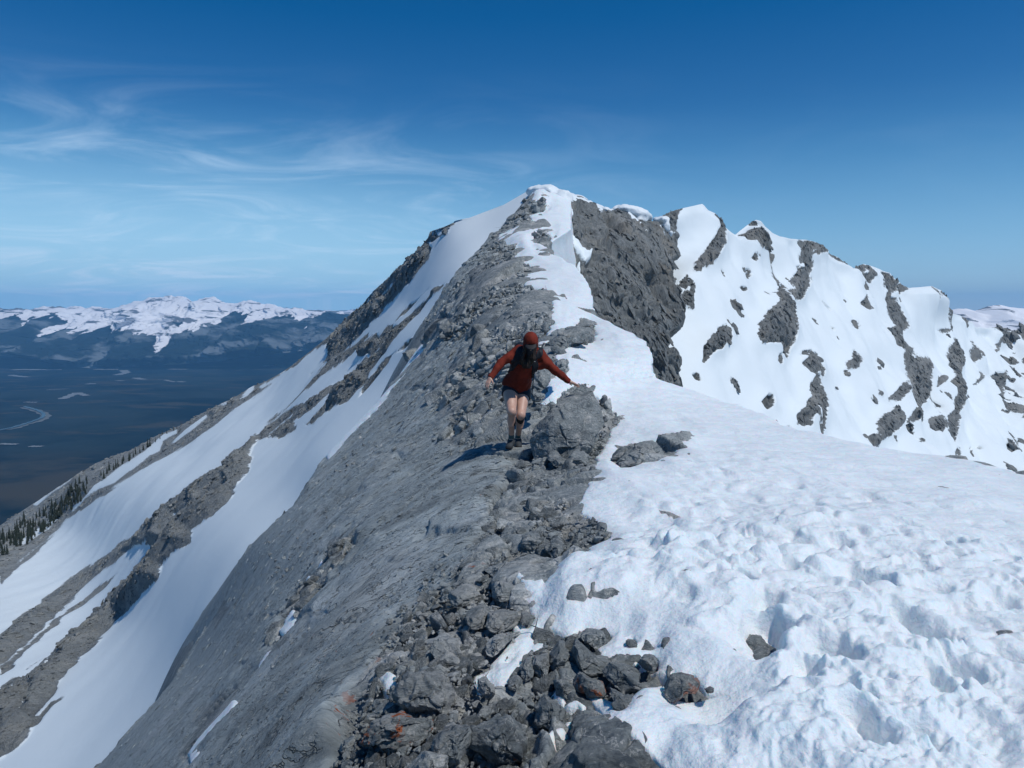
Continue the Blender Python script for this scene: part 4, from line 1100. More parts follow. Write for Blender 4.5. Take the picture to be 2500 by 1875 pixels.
def make_range(name, skyline, baseline, treeline, dtop, dbase, seed, ncol=620, nrow=150, u0=-420, u1=1080, relief=1.0):
    us = np.linspace(u0, u1, ncol); t = np.linspace(0, 1, nrow)
    T_, B_, Q_ = curve(skyline)(us), curve(baseline)(us), curve(treeline)(us)
    U = np.repeat(us[None], nrow, 0)
    V = T_[None] + (B_ - T_)[None] * t[:, None]
    w = 1 / dtop + (1 / dbase - 1 / dtop) * (t ** 1.1)[:, None]
    D = 1 / w + 0 * U
    V = V + (1 - sm(t, 0.0, 0.35))[:, None] * fbm(np.stack([us / 26.0, us * 0, us * 0], -1), 1.0, 4, 0.62, seed)[None] * 4.0 * (relief > 0.6)
    P = unproj(U, V, D)
    # spurs and gullies that run down to the valley, strata ledges across them
    X = np.stack([P[..., 0], P[..., 1] * 0.15, P[..., 2] * 0.5], -1)
    X[..., 0] += fbm(P, 2500.0, 3, 0.5, seed) * 500
    g = fbm(X, 1400.0, 6, 0.6, seed + 1, ridge=True)
    edge = sm(t, 0.0, 0.15)[:, None] * 0.85 + 0.15
    foot = 1 - sm(t, 0.9, 1.0)[:, None]
    rel = g * 420 * relief * edge * foot
    strat = fbm(np.stack([P[..., 0] * 0.25, P[..., 1] * 0.1, P[..., 2] + P[..., 0] * 0.06], -1), 110.0, 3, 0.6, seed + 5)
    rel += sm(strat, -0.1, 0.3) * 55 * relief * edge
    P2 = P + np.array([0.0, -1.0, 0.12]) * rel[..., None]
    P2 += np.array([0, 0, 1.0]) * (fbm(P, 600.0, 4, 0.6, seed + 9) * 40 * relief * (1 - sm(t, 0.0, 0.2))[:, None])[..., None] * 0.8
    g2 = fbm(np.stack([P[..., 0] + P[..., 2] * 0.3, P[..., 1] * 0.08, P[..., 2] * 0.12], -1), 480.0, 4, 0.6, seed + 21, ridge=True)
    rel = rel + g2 * 90
    dV = V - Q_[None]
    snow = (-dV / 22.0) - g * 0.55 - g2 * 1.1 + 0.85
    cl = strat * 0.62 - 0.44 + g2 * 0.10 + 0.15 * sm(T_[None] + 30 - V, -5, 20)
    back = P2[:1] + (np.linspace(1, 0.1, 6)[:, None, None]) * np.array([0, 3000.0, -900.0])
    P2 = np.concatenate([back, P2])
    cat = lambda a: np.concatenate([np.repeat(a[:1], 6, 0), a])
    return link(name, grid_mesh(name, P2, m_range, {'snow': cat(snow), 'cliff': cat(cl)}), kind='structure')


sky1 = [(-420, 745), (-200, 752), (0, 752), (20, 757), (60, 757), (110, 750), (148, 748), (170, 753), (185, 746), (200, 748), (215, 756), (250, 748), (270, 757), (310, 745), (350, 735), (366, 724), (378, 723), (400, 729), (420, 724), (440, 725), (458, 726), (465, 738), (480, 742), (492, 731), (505, 728), (530, 727), (545, 736), (570, 742), (590, 740), (610, 734), (625, 734), (650, 742),
        (680, 748), (720, 753), (760, 758), (800, 762), (1080, 765)]
base1 = [(-420, 862), (0, 868), (90, 880), (150, 895), (240, 900), (430, 890), (560, 880), (640, 868), (800, 850), (1080, 845)]
tree1 = [(-420, 782), (0, 784), (60, 792), (95, 822), (130, 812), (175, 803), (215, 842), (290, 846), (350, 838), (400, 852), (418, 884), (440, 850), (480, 832), (530, 840), (560, 830), (580, 800), (640, 802), (700, 800), (760, 806), (820, 804), (1080, 800)]
make_range('distant_mountains', [(u, v + (9 if 250 < u < 700 else 3)) for u, v in [(-420, 750), (-200, 748), (0, 752), (100, 755), (180, 748), (300, 752), (600, 750), (700, 748), (760, 756), (820, 757), (900, 750), (1080, 760)]], [(-420, 840), (1080, 840)], [(-420, 860), (1080, 860)], 30000, 25000, 5, ncol=400, nrow=50)
make_range('massif', sky1, base1, tree1, 21000, 15500, 9)
make_range('far_peaks', [(2250, 790), (2316, 757), (2335, 753), (2352, 752), (2372, 761), (2404, 752), (2425, 748), (2442, 745), (2467, 750), (2500, 754), (2600, 748), (2800, 760)], [(2250, 900), (2800, 900)], [(2250, 900), (2800, 900)], 9000, 6500, 33, ncol=200, nrow=90, u0=2250, u1=2800, relief=0.5)
# a continuing ring of far hills so the horizon is closed on every side
aa = np.linspace(0, 2 * np.pi, 240)
zz_ = np.linspace(0, 1, 8)
rr_ = 38500 - 6000 * zz_
hgt = 500 + 0 * aa
Pc = np.stack([np.sin(aa)[None] * rr_[:, None], np.cos(aa)[None] * rr_[:, None], (ZV + (1 - zz_[:, None]) ** 1.3 * (650 + 200 * np.sin(aa * 13)[None] + 250 * np.sin(aa * 31 + 1)[None]))], -1)
link('hills', grid_mesh('hills', Pc, m_range, {'snow': 2 * (Pc[..., 2] > ZV + 350) - 1.0, 'cliff': np.full(Pc.shape[:2], -0.3)}), kind='structure')

# valley floor: one sheet out to the horizon
m, nt, b = new_mat('valley_forest')
tc = N(nt, 'ShaderNodeTexCoord'); co = tc.outputs['Object']
n1 = N(nt, 'ShaderNodeTexNoise', i_Scale=1 / 1500.0, i_Detail=9.0, i_Roughness=0.62); L(nt, co, n1.inputs['Vector'])
mpv = N(nt, 'ShaderNodeMapping'); mpv.inputs['Scale'].default_value = (0.55, 1.3, 1); mpv.inputs['Rotation'].default_value = (0, 0, R(12)); L(nt, co, mpv.inputs[0])
n2 = N(nt, 'ShaderNodeTexNoise', i_Scale=1 / 420.0, i_Detail=7.0, i_Roughness=0.55); L(nt, mpv.outputs[0], n2.inputs['Vector'])
n3 = N(nt, 'ShaderNodeTexNoise', i_Scale=1 / 40.0, i_Detail=4.0, i_Roughness=0.7); L(nt, co, n3.inputs['Vector'])
colv = Mixc(nt, MapR(nt, n1.outputs[0], 0.40, 0.62), (0.005, 0.013, 0.018), (0.022, 0.034, 0.036))
colv = Mixc(nt, MapR(nt, n2.outputs[0], 0.53, 0.64), colv, (0.046, 0.045, 0.036))
colv = Mixc(nt, Mth(nt, 'MULTIPLY', MapR(nt, n3.outputs[0], 0.45, 0.65), 0.35), colv, (0.012, 0.018, 0.016))
ny = N(nt, 'ShaderNodeSeparateXYZ'); L(nt, co, ny.inputs[0])
clear = Mth(nt, 'MULTIPLY', MapR(nt, n2.outputs[0], 0.705, 0.725), MapR(nt, ny.outputs[1], 4500, 7000))
colv = Mixc(nt, clear, colv, (0.20, 0.22, 0.23))
nearh = MapR(nt, ny.outputs[1], 6500, 4800)
colv = Mixc(nt, Mth(nt, 'MULTIPLY', nearh, MapR(nt, n1.outputs[0], 0.40, 0.55)), colv, (0.050, 0.046, 0.036))
L(nt, colv, b.inputs['Base Color'])
b.inputs['Roughness'].default_value = 1.0
b.inputs['Specular IOR Level'].default_value = 0.0
m_valley = m
ns = 260
rr_ = np.concatenate([[0.0], 300 * (39000 / 300) ** np.linspace(0, 1, ns)])
aa = np.linspace(0, 2 * np.pi, 361)
Pv = np.stack([np.sin(aa)[None] * rr_[:, None], np.cos(aa)[None] * rr_[:, None], np.full((ns + 1, 361), ZV)], -1)
Pv[..., 2] += fbm(Pv, 3000.0, 4, 0.5, 3) * 60 * sm(rr_, 500, 3000)[:, None] * (1 - sm(rr_, 20000, 34000))[:, None]
Pv[..., 2] += np.exp(-((Pv[..., 1] - 4300) / 900) ** 2 - ((Pv[..., 0] + 2600) / 2200) ** 2) * 90
link('ground', grid_mesh('ground', Pv, m_valley), kind='structure')


def ground_at(u, v, dz=0.0):
    z = ZV
    for _ in range(12):
        p = unproj(u, v, dz_(u, v, z))
        q = np.array([[p[0], p[1], ZV]])
        h = ZV + (fbm(q, 3000.0, 4, 0.5, 3) * 60 * sm(np.hypot(p[0], p[1]), 500, 3000) * (1 - sm(np.hypot(p[0], p[1]), 20000, 34000)))[0] + math.exp(-((p[1] - 4300) / 900) ** 2 - ((p[0] + 2600) / 2200) ** 2) * 90
        z = h
    return p + np.array([0, 0, dz])


def flat_mat(name, col, rough=0.9):
    m, nt, b = new_mat(name)
    tc = N(nt, 'ShaderNodeTexCoord')
    n = N(nt, 'ShaderNodeTexNoise', i_Scale=0.01, i_Detail=6.0); L(nt, tc.outputs['Object'], n.inputs['Vector'])
    L(nt, Mixc(nt, n.outputs[0], tuple(x * 0.7 for x in col), tuple(x * 1.3 for x in col)), b.inputs['Base Color'])
    b.inputs['Roughness'].default_value = rough
    return m


m_gravel = flat_mat('river_gravel', (0.12, 0.13, 0.125))
m_water = flat_mat('river_water', (0.05, 0.09, 0.10), 0.3)
m_field = flat_mat('snowy_clearing', (0.17, 0.19, 0.20))


def ribbon(name, pix, width, mat, dz=6.0):
    pts = []
    for (a, bq) in zip(pix[:-1], pix[1:]):
        for k in range(6):
            f = k / 6
            pts.append(ground_at(a[0] + (bq[0] - a[0]) * f, a[1] + (bq[1] - a[1]) * f, dz))
    pts.append(ground_at(*pix[-1], dz))
    pts = np.array(pts)
    for _ in range(4):
        pts[1:-1] = (pts[:-2] + pts[1:-1] * 2 + pts[2:]) / 4
    tg = np.gradient(pts, axis=0)[:, :2]
    tg /= np.linalg.norm(tg, axis=1, keepdims=True)
    nn = np.stack([-tg[:, 1], tg[:, 0]], -1)
    w = width * (0.75 + 0.5 * np.sin(np.arange(len(pts)) * 0.9) ** 2) / 2
    A = pts.copy(); B = pts.copy()
    A[:, :2] += nn * w[:, None]; B[:, :2] -= nn * w[:, None]
    return link(name, grid_mesh(name, np.stack([A, B]), mat), kind='structure')


ribbon('river_bank', c1((140, 848), (230, 870), (285, 900), (240, 930), (150, 950), (90, 975), (0, 985), (-200, 1010)), 95, m_gravel, 5)
ribbon('river', c1((145, 846), (225, 868), (262, 888), (262, 910), (200, 935), (140, 955), (60, 978), (0, 988), (-200, 1015)), 34, m_water, 12)
for k, (a, bq, w) in enumerate([((80, 622), (370, 622), 260), ((570, 620), (710, 621), 200), ((1015, 619), (1125, 620), 160), ((1625, 596), (1655, 596), 500), ((520, 708), (575, 707), 150), ((370, 800), (465, 762), 110), ((465, 762), (520, 780), 90), ((700, 655), (760, 640), 150),
                                ((810, 672), (865, 682), 120), ((60, 655), (165, 668), 120), ((0, 1070), (105, 1073), 60), ((180, 1085), (255, 1086), 60), ((150, 818), (225, 820), 70), ((740, 625), (760, 640), 150), ((280, 745), (410, 738), 60), ((1070, 694), (1110, 697), 110), ((990, 685), (1050, 697), 60), ((700, 688), (745, 690), 80)]):
    ribbon('clearing', c1(a, ((a[0] + bq[0]) / 2, (a[1] + bq[1]) / 2 + 1), bq), w, m_field, 8)

# the air between here and the far range
bm_lo, bm_hi = np.array([-40000, -40000, ZV - 200]), np.array([40000, 40000, 1100.0])
HV = [(x, y, z) for z in (bm_lo[2], bm_hi[2]) for y in (bm_lo[1], bm_hi[1]) for x in (bm_lo[0], bm_hi[0])]
HQ = [(0, 2, 3, 1), (4, 5, 7, 6), (0, 1, 5, 4), (2, 6, 7, 3), (0, 4, 6, 2), (1, 3, 7, 5)]
hm = bpy.data.materials.new('haze'); hm.use_nodes = True
nt = hm.node_tree
for n in list(nt.nodes):
    nt.nodes.remove(n)
ho = nt.nodes.new('ShaderNodeOutputMaterial')
pv = nt.nodes.new('ShaderNodeVolumePrincipled')
pv.inputs['Color'].default_value = (0.22, 0.58, 1.0, 1)
pv.inputs['Density'].default_value = 2.9e-5
pv.inputs['Anisotropy'].default_value = 0.0
nt.links.new(pv.outputs[0], ho.inputs['Volume'])
hme = bpy.data.meshes.new('haze'); hme.from_pydata(HV, [], HQ); hme.materials.append(hm)
link('haze', hme, kind='stuff')
print('far done', flush=True)

# ================================================================== ROCK BLOCKS, BOULDERS, CORNICES
def rnd(a, b, g=random):
    return g.uniform(a, b)


def lens_rock(name, mat, poly, dtop, dbot, bulge, parent=None, seed=1, na=150, nr=34, amp=1.0, tonev=0.0, lich=-1.0, back=0.8, blockv=1.0, **props):
    """a rock with the given outline, thickness bulge (metres) and leaning from dbot (foot) to dtop (top)"""
    p = np.array(poly, float)
    cen = p.mean(0)
    seg = np.linalg.norm(np.roll(p, -1, 0) - p, axis=1)
    cum = np.concatenate([[0], np.cumsum(seg)])
    s = np.linspace(0, cum[-1], na, endpoint=False)
    pc = np.vstack([p, p[:1]])
    E = np.stack([np.interp(s, cum, pc[:, 0]), np.interp(s, cum, pc[:, 1])], -1)
    t = np.sin(np.linspace(0, math.pi / 2, nr))
    v0, v1 = p[:, 1].min(), p[:, 1].max()
    rows = []
    for side, tt in ((-1, t), (1, t[::-1][1:])):
        for k in tt:
            q = cen + (E - cen) * max(k, 0.012)
            db = dtop + (dbot - dtop) * (q[:, 1] - v0) / (v1 - v0)
            bu = bulge * math.sqrt(max(0, 1 - k ** 2.6)) * (1.0 if side < 0 else back)
            rows.append(unproj(q[:, 0], q[:, 1], db + side * bu))
    P = np.array(rows)
    c3d = P.reshape(-1, 3).mean(0)
    nrm = P - c3d
    nrm /= np.linalg.norm(nrm, axis=2, keepdims=True)
    size = np.ptp(P.reshape(-1, 3), axis=0).mean()
    Pw = P + np.stack([fbm(P, size * .5, 3, 0.5, seed), fbm(P, size * .5, 3, 0.5, seed + 1), fbm(P, size * .5, 3, 0.5, seed + 2)], -1) * size * 0.06
    rel = 0
    for f, a in ((0.8, 0.12), (0.38, 0.07), (0.17, 0.032), (0.07, 0.012)):
        v, e = facets(Pw, size * f, seed, (1.2, 1, 0.8), RD)
        rel = rel + size * a * v * sm(e, 0, 0.10) - size * a * 0.16 * np.exp(-(e / 0.05) ** 2)
    rel = rel + fbm(P, size * 0.08, 4, 0.6, seed + 7) * size * 0.008
    # hewn faces: cut by planes, then roughened
    gp = random.Random(seed * 13 + 1)
    Pc_ = P - c3d
    for _ in range(22):
        nk = np.array([gp.gauss(0, 1), gp.gauss(-0.7, 0.8), gp.gauss(0.5, 0.8)]); nk /= np.linalg.norm(nk)
        pr = Pc_ @ nk
        hk = pr.max() * gp.uniform(0.62, 0.90)
        Pc_ = Pc_ - np.maximum(0, pr - hk)[..., None] * nk * 0.92
    P = Pc_ + c3d
    P = P + nrm * (rel * amp * 0.6)[..., None]
    P = np.concatenate([P, P[:, :1]], 1)
    shp = P.shape[:2]
    base = P.reshape(-1, 3).mean(0)
    me = grid_mesh(name, P, mat, {'block': np.full(shp, blockv), 'tone': np.full(shp, tonev * 0.6), 'lichen': np.full(shp, lich)})
    return link(name, me, parent, **props)


# the outcrop the hiker's hand rests on
hand_rock = [(1397, 949), (1412, 938), (1428, 929), (1451, 950), (1481, 976), (1500, 1008), (1513, 1028), (1486, 1044), (1480, 1066), (1468, 1110), (1440, 1150), (1380, 1165), (1320, 1160), (1290, 1140), (1285, 1115), (1262, 1085), (1284, 1060), (1306, 1040), (1339, 1014), (1358, 988), (1365, 972), (1382, 958)]
lens_rock('boulder', m_ridge, hand_rock, 11.0, 9.6, 0.42, seed=3, na=420, nr=110, amp=0.8,
          label='large grey outcrop of fractured limestone under the hiker\'s outstretched hand', category='rock')
o = lens_rock('boulder', m_ridge, c3((1283, 1003), (1300, 985), (1340, 950), (1370, 915), (1420, 895), (1500, 858), (1580, 856), (1607, 900), (1602, 955), (1500, 985), (1420, 1035), (1370, 1070), (1290, 1060)), 18.5, 16.0, 0.7, seed=5, na=240, nr=60,
              label='grey rock outcrop in the snow just behind the hiker', category='rock')
o = lens_rock('boulder', m_ridge, c3((1720, 1650), (1765, 1600), (1820, 1573), (1900, 1555), (2040, 1566), (2095, 1620), (2070, 1660), (1990, 1690), (1850, 1710), (1780, 1760), (1730, 1750)), 9.6, 8.6, 0.30, seed=8, na=260, nr=70,
              label='low weathered rock ringed by snow to the right of the large outcrop', category='rock')
def c5(*p): return [(1100 + x / 4.6075, 780 + y / 4.6075) for x, y in p]
lens_rock('boulder', m_ridge, c5((1175, 470), (1215, 430), (1270, 425), (1315, 455), (1328, 500), (1290, 545), (1240, 580), (1190, 560), (1160, 520)), 13.6, 13.2, 0.22, seed=11, na=80, nr=24, tonev=0.5, label='pale tan boulder between the hiker\'s arm and the trampled snow', category='boulder')
lens_rock('boulder', m_ridge, c5((985, 560), (1040, 530), (1120, 570), (1130, 700), (1090, 760), (1020, 790), (950, 760), (930, 660)), 12.6, 12.0, 0.26, seed=12, na=90, nr=26, tonev=0.4, label='upright pale grey boulder beside the hiker\'s waist', category='boulder')
lens_rock('boulder', m_ridge, c5((930, 770), (1000, 800), (1060, 800), (1075, 880), (1010, 940), (900, 930), (890, 860)), 12.2, 11.8, 0.15, seed=13, na=60, nr=18, tonev=0.6, label='small pale stones at the foot of the snow bank beside the hiker\'s shorts', category='stone')
def fore(poly, th, seed, **kw):
    p = np.array(poly); cu, v0, v1 = p[:, 0].mean(), p[:, 1].min(), p[:, 1].max()
    d1 = float(Dr(np.array(cu), np.array(v1))); d0 = float(Dr(np.array(cu), np.array(v0)))
    # the stone stands on its foot and leans back a little, partly sunk
    return lens_rock('boulder' if 'label' in kw else 'rock_block', m_ridge, poly, d1 * 0.45 + d0 * 0.55, d1 * 0.97, th, seed=seed, **kw)
fore(c8((243, 1232), (262, 1195), (300, 1158), (350, 1152), (420, 1168), (462, 1225), (475, 1250), (440, 1280), (360, 1290), (310, 1325), (290, 1342), (255, 1318), (246, 1280)), 0.10, 21, na=200, nr=60, lich=0.8, tonev=-0.35, label='dark jagged boulder with orange lichen standing alone in the near snow', category='boulder')
fore(c6((1305, 1420), (1345, 1385), (1375, 1366), (1500, 1385), (1560, 1440), (1530, 1500), (1500, 1545), (1450, 1540), (1345, 1480)), 0.10, 22, na=180, nr=50, tonev=0.45, label='pale cracked block at the snow\'s lower left edge', category='boulder')
fore(c6((1668, 1470), (1690, 1450), (1735, 1455), (1767, 1505), (1740, 1530), (1690, 1537)), 0.05, 23, na=70, nr=24, tonev=-0.1, label='fist sized dark stone sunk in snow beside the pale cracked block', category='stone')
fore(c8((118, 1090), (150, 1068), (200, 1058), (255, 1080), (245, 1130), (200, 1160), (140, 1160)), 0.07, 24, na=90, nr=30, tonev=-0.2, label='rounded grey stone in the snow above the dark jagged boulder', category='stone')
fore(c8((470, 1245), (500, 1232), (528, 1245), (522, 1272), (485, 1276)), 0.03, 25, na=40, nr=14, tonev=-0.2, label='small dark stone at the right tip of the dark jagged boulder', category='stone')

# the two dark outcrops that stand on the slab below the summit, and the one lower down
for nm, poly, dd_, th in (('a', c3((565, 900), (600, 890), (650, 900), (690, 960), (670, 980), (640, 985), (600, 1050), (575, 1000), (560, 950)), 40.0, 0.8), ('b', c3((740, 870), (780, 850), (800, 890), (780, 940), (740, 930)), 38.0, 0.5),
                          ('c', c3((650, 890), (740, 830), (790, 850), (760, 930), (690, 960)), 40.0, 0.7), ('d', c2((1960, 330), (2040, 290), (2110, 240), (2130, 320), (2080, 420), (2010, 470), (1960, 450)), 14.0, 0.5), ('e', c3((440, 1040), (520, 1000), (560, 1010), (520, 1080), (460, 1120)), 44.0, 0.8)):
    p_ = np.array(poly); dg = float(Dr(p_[:, 0].mean(), p_[:, 1].mean()))
    lens_rock('rock_block', m_ridge, poly, dg * 1.02, dg * 0.97, th, parent=ridge, seed=70 + len(nm) + ord(nm), na=90, nr=26, tonev=-0.2)

# broken crest: blocks that can be picked apart, parts of the ridge
blocks = [
    (c7((1640, 600), (1690, 575), (1760, 630), (1860, 720), (1900, 790), (1840, 860), (1760, 850), (1700, 780), (1650, 700)), 0.14, 31, -0.4),
    (c7((1860, 730), (2000, 750), (2080, 790), (2130, 860), (2110, 960), (2000, 960), (1900, 880), (1850, 800)), 0.13, 32, -0.4),
    (c7((1900, 900), (2000, 950), (2090, 960), (2060, 1060), (2010, 1160), (1960, 1110), (1920, 1030)), 0.10, 33, -0.45),
    (c7((1500, 680), (1560, 600), (1620, 600), (1640, 700), (1620, 820), (1540, 850), (1480, 780)), 0.12, 34, -0.3),
    (c7((1395, 690), (1490, 670), (1510, 760), (1470, 850), (1400, 870), (1380, 780)), 0.10, 35, 0.0),
    (c7((1300, 740), (1370, 700), (1400, 760), (1380, 860), (1320, 880), (1290, 810)), 0.09, 36, 0.25),
    (c7((1380, 1090), (1470, 960), (1520, 1000), (1600, 1065), (1595, 1190), (1480, 1210), (1400, 1180)), 0.15, 37, -0.3),
    (c7((1690, 1100), (1790, 1080), (1850, 1150), (1900, 1215), (1840, 1285), (1720, 1280), (1640, 1240), (1650, 1130)), 0.14, 38, -0.25),
    (c7((1400, 1560), (1480, 1430), (1620, 1300), (1740, 1268), (1860, 1262), (1960, 1300), (2060, 1375), (2230, 1460), (2300, 1620), (1400, 1620)), 0.22, 39, -0.1),
    (c7((1700, 800), (1780, 850), (1860, 870), (1890, 960), (1840, 1000), (1760, 980), (1680, 930), (1650, 850)), 0.12, 40, -0.35),
    (c7((1510, 860), (1620, 840), (1660, 900), (1690, 960), (1620, 990), (1540, 960)), 0.10, 41, -0.2),
    (c7((1060, 610), (1140, 550), (1220, 530), (1280, 548), (1220, 610), (1100, 730), (1060, 700)), 0.10, 42, 0.4),
    (c7((1215, 840), (1280, 820), (1320, 860), (1290, 920), (1240, 940), (1200, 900)), 0.07, 43, -0.1),
    (c7((1010, 850), (1080, 840), (1120, 880), (1130, 980), (1060, 1000), (1020, 930)), 0.08, 44, 0.3),
    (c7((1310, 395), (1340, 385), (1395, 440), (1360, 500), (1310, 520), (1300, 460)), 0.06, 45, -0.5),
    (c7((1100, 560), (1060, 500), (1080, 400), (1180, 380), (1290, 400), (1300, 470), (1240, 520), (1150, 540)), 0.13, 46, -0.45),
    (c7((660, 620), (760, 560), (900, 570), (930, 640), (920, 720), (800, 740), (700, 720)), 0.16, 47, 0.2),
    (c7((1000, 1160), (1130, 1090), (1280, 1130), (1380, 1200), (1390, 1330), (1280, 1460), (1100, 1470), (990, 1330)), 0.22, 48, -0.35),
    (c7((700, 1250), (830, 1150), (960, 1170), (980, 1330), (900, 1460), (720, 1440)), 0.18, 49, -0.3),
    (c7((520, 1452), (640, 1330), (820, 1370), (840, 1500), (640, 1560), (520, 1540)), 0.16, 50, 0.3),
    (c7((480, 820), (640, 790), (800, 800), (830, 960), (800, 1090), (600, 1110), (430, 1050), (460, 920)), 0.20, 51, -0.35),
    (c7((230, 1110), (400, 1070), (560, 1130), (700, 1130), (640, 1260), (440, 1330), (230, 1320), (170, 1210)), 0.22, 52, -0.35),
    (c7((930, 400), (1060, 340), (1090, 420), (1060, 520), (960, 560), (900, 480)), 0.12, 53, -0.4),
    (c7((800, 250), (920, 200), (1040, 240), (1040, 330), (930, 380), (820, 350)), 0.13, 54, -0.1),
    (c7((1080, 200), (1200, 170), (1300, 240), (1320, 300), (1200, 340), (1080, 300)), 0.12, 55, -0.1),
    (c7((1300, 40), (1420, 10), (1450, 70), (1420, 130), (1310, 140)), 0.12, 56, 0.2),
    (c7((1040, 110), (1180, 60), (1270, 90), (1260, 150), (1120, 160)), 0.13, 57, 0.1),
    (c6((840, 830), (930, 800), (1040, 830), (1030, 920), (930, 990), (830, 970)), 0.14, 58, 0.1),
    (c6((1040, 690), (1150, 650), (1200, 740), (1190, 840), (1060, 840)), 0.13, 59, 0.0),
    (c6((850, 640), (970, 600), (1030, 700), (1020, 790), (880, 780)), 0.14, 60, 0.05),
    (c6((1060, 40), (1120, -20), (1200, 80), (1180, 160), (1080, 150)), 0.16, 61, 0.35),
    (c6((1230, 0), (1370, -10), (1400, 80), (1330, 150), (1230, 130)), 0.16, 62, 0.2),
]
for poly, th, sd_, tn in blocks:
    fore(poly, th, sd_, parent=ridge, na=150, nr=44, tonev=tn, lich=(0.7 if sd_ in (52, 40) else -0.3))


# loose rubble: angular stones
def stone_mesh(g, big):
    import bmesh
    bm = bmesh.new()
    n = 16 if big else 11
    sx, sy, sz = 1.0, g.uniform(0.55, 0.95), g.uniform(0.35, 0.7)
    for _ in range(n):
        v = Vector((g.gauss(0, 1), g.gauss(0, 1), g.gauss(0, 1))).normalized()
        v = Vector([math.copysign(abs(x) ** 0.7, x) for x in v])
        bm.verts.new((v.x * 0.5 * sx, v.y * 0.5 * sy, v.z * 0.5 * sz))
    r = bmesh.ops.convex_hull(bm, input=bm.verts[:])
    bmesh.ops.delete(bm, geom=[x for x in bm.verts if not x.link_faces], context='VERTS')
    if big:
        bmesh.ops.bevel(bm, geom=bm.edges[:] + bm.verts[:], offset=0.03, segments=1, affect='EDGES')
    bmesh.ops.triangulate(bm, faces=bm.faces[:])
    V = np.array([v.co[:] for v in bm.verts]); T_ = np.array([[v.index for v in f.verts] for f in bm.faces])
    bm.free()
    return V, T_


g = random.Random(21)
protos = []
for k in range(28):
    V_, T_ = stone_mesh(g, k < 14)
    tn = g.choice([-0.3, -0.1, 0.0, 0.2, 0.4, 0.7])
    me = mesh_np('rock_block', V_, T_, m_ridge, {'block': np.ones(len(V_)), 'tone': np.full(len(V_), tn), 'lichen': np.full(len(V_), -0.3)}, smooth=False)
    protos.append((V_, T_, me, tn))
Kd = None
def surf_pt(U_, V_):
    """nearest ridge mesh vertex to a frame position"""
    return Prock_flat[np.argmin((UVf[:, 0] - U_) ** 2 + (UVf[:, 1] - V_) ** 2)]


cand = []
tries = 0
while len(cand) < 12000 and tries < 160000:
    tries += 1
    v = g.uniform(470, 1900); u = g.uniform(650, 1560)
    b_ = Mk_block(np.array(u), np.array(v)); s_ = Mk_snow(np.array(u), np.array(v))
    if u > float(Rb(v)) - 4 or u < float(Lb(v)) + 4:
        continue
    if s_ > -3:
        continue
    if b_ < 0 and g.random() > 0.09 * (1 + 2 * (b_ > -40)):
        continue
    if 1190 < u < 1300 and 1030 < v < 1135:
        continue
    cl = perlin(np.array([[u / 60.0, v / 60.0, 3.3]]), 1.0)[0]
    if g.random() > (0.25 if v > 850 else 0.7) + 0.9 * max(0, cl + 0.3):
        continue
    px = 7.0 * (g.random() ** -0.62)
    if px > 75 or (b_ < 0 and px > (26 if b_ > -40 else 12)):
        continue
    if v < 800:
        px = min(px, 26)
    cand.append((px, u, v))
cand.sort(reverse=True)
ca_ = np.array(cand)
dd = Dr(ca_[:, 1], ca_[:, 2]); pp = unproj(ca_[:, 1], ca_[:, 2], dd)
# rotation frame from the bedding
def rot_rand(g):
    a, b_, c_ = g.uniform(0, 6.28), g.gauss(0, 0.4), g.gauss(0, 0.4)
    from mathutils import Euler
    return np.array(Euler((b_, c_, a)).to_matrix())
up_n = np.array([-0.55, -0.1, 0.83]); up_n /= np.linalg.norm(up_n)
Bx = np.cross([0, 1, 0], up_n); Bx /= np.linalg.norm(Bx); By = np.cross(up_n, Bx)
Bm = np.stack([Bx, By, up_n], 1)
SV, ST, STn, off_ = [], [], [], 0
from mathutils import Matrix
nobj = 0
for k, (px, u, v) in enumerate(cand):
    V_, T_, me, tn = protos[g.randrange(14) if px > 20 else 14 + g.randrange(14)]
    size = px * dd[k] / F
    Rm = Bm @ rot_rand(g)
    c = pp[k] + up_n * size * 0.04
    if k < 262:
        o = bpy.data.objects.new('rock_block', me); COL.objects.link(o)
        M = Matrix([list(Rm[i] * size) + [c[i]] for i in range(3)] + [[0, 0, 0, 1]])
        o.parent = ridge
        o.matrix_local = M
    else:
        SV.append(V_ @ (Rm * size).T + c); ST.append(T_ + off_); off_ += len(V_)
        STn.append(np.full(len(V_), g.uniform(-0.35, 0.7)))
nv = off_
rub = mesh_np('rubble', np.concatenate(SV), np.concatenate(ST), m_ridge, {'block': np.ones(nv), 'tone': np.concatenate(STn), 'lichen': np.full(nv, -0.3)}, smooth=False)
link('rubble', rub, ridge, kind='stuff')
print('rubble', len(cand), nv, flush=True)


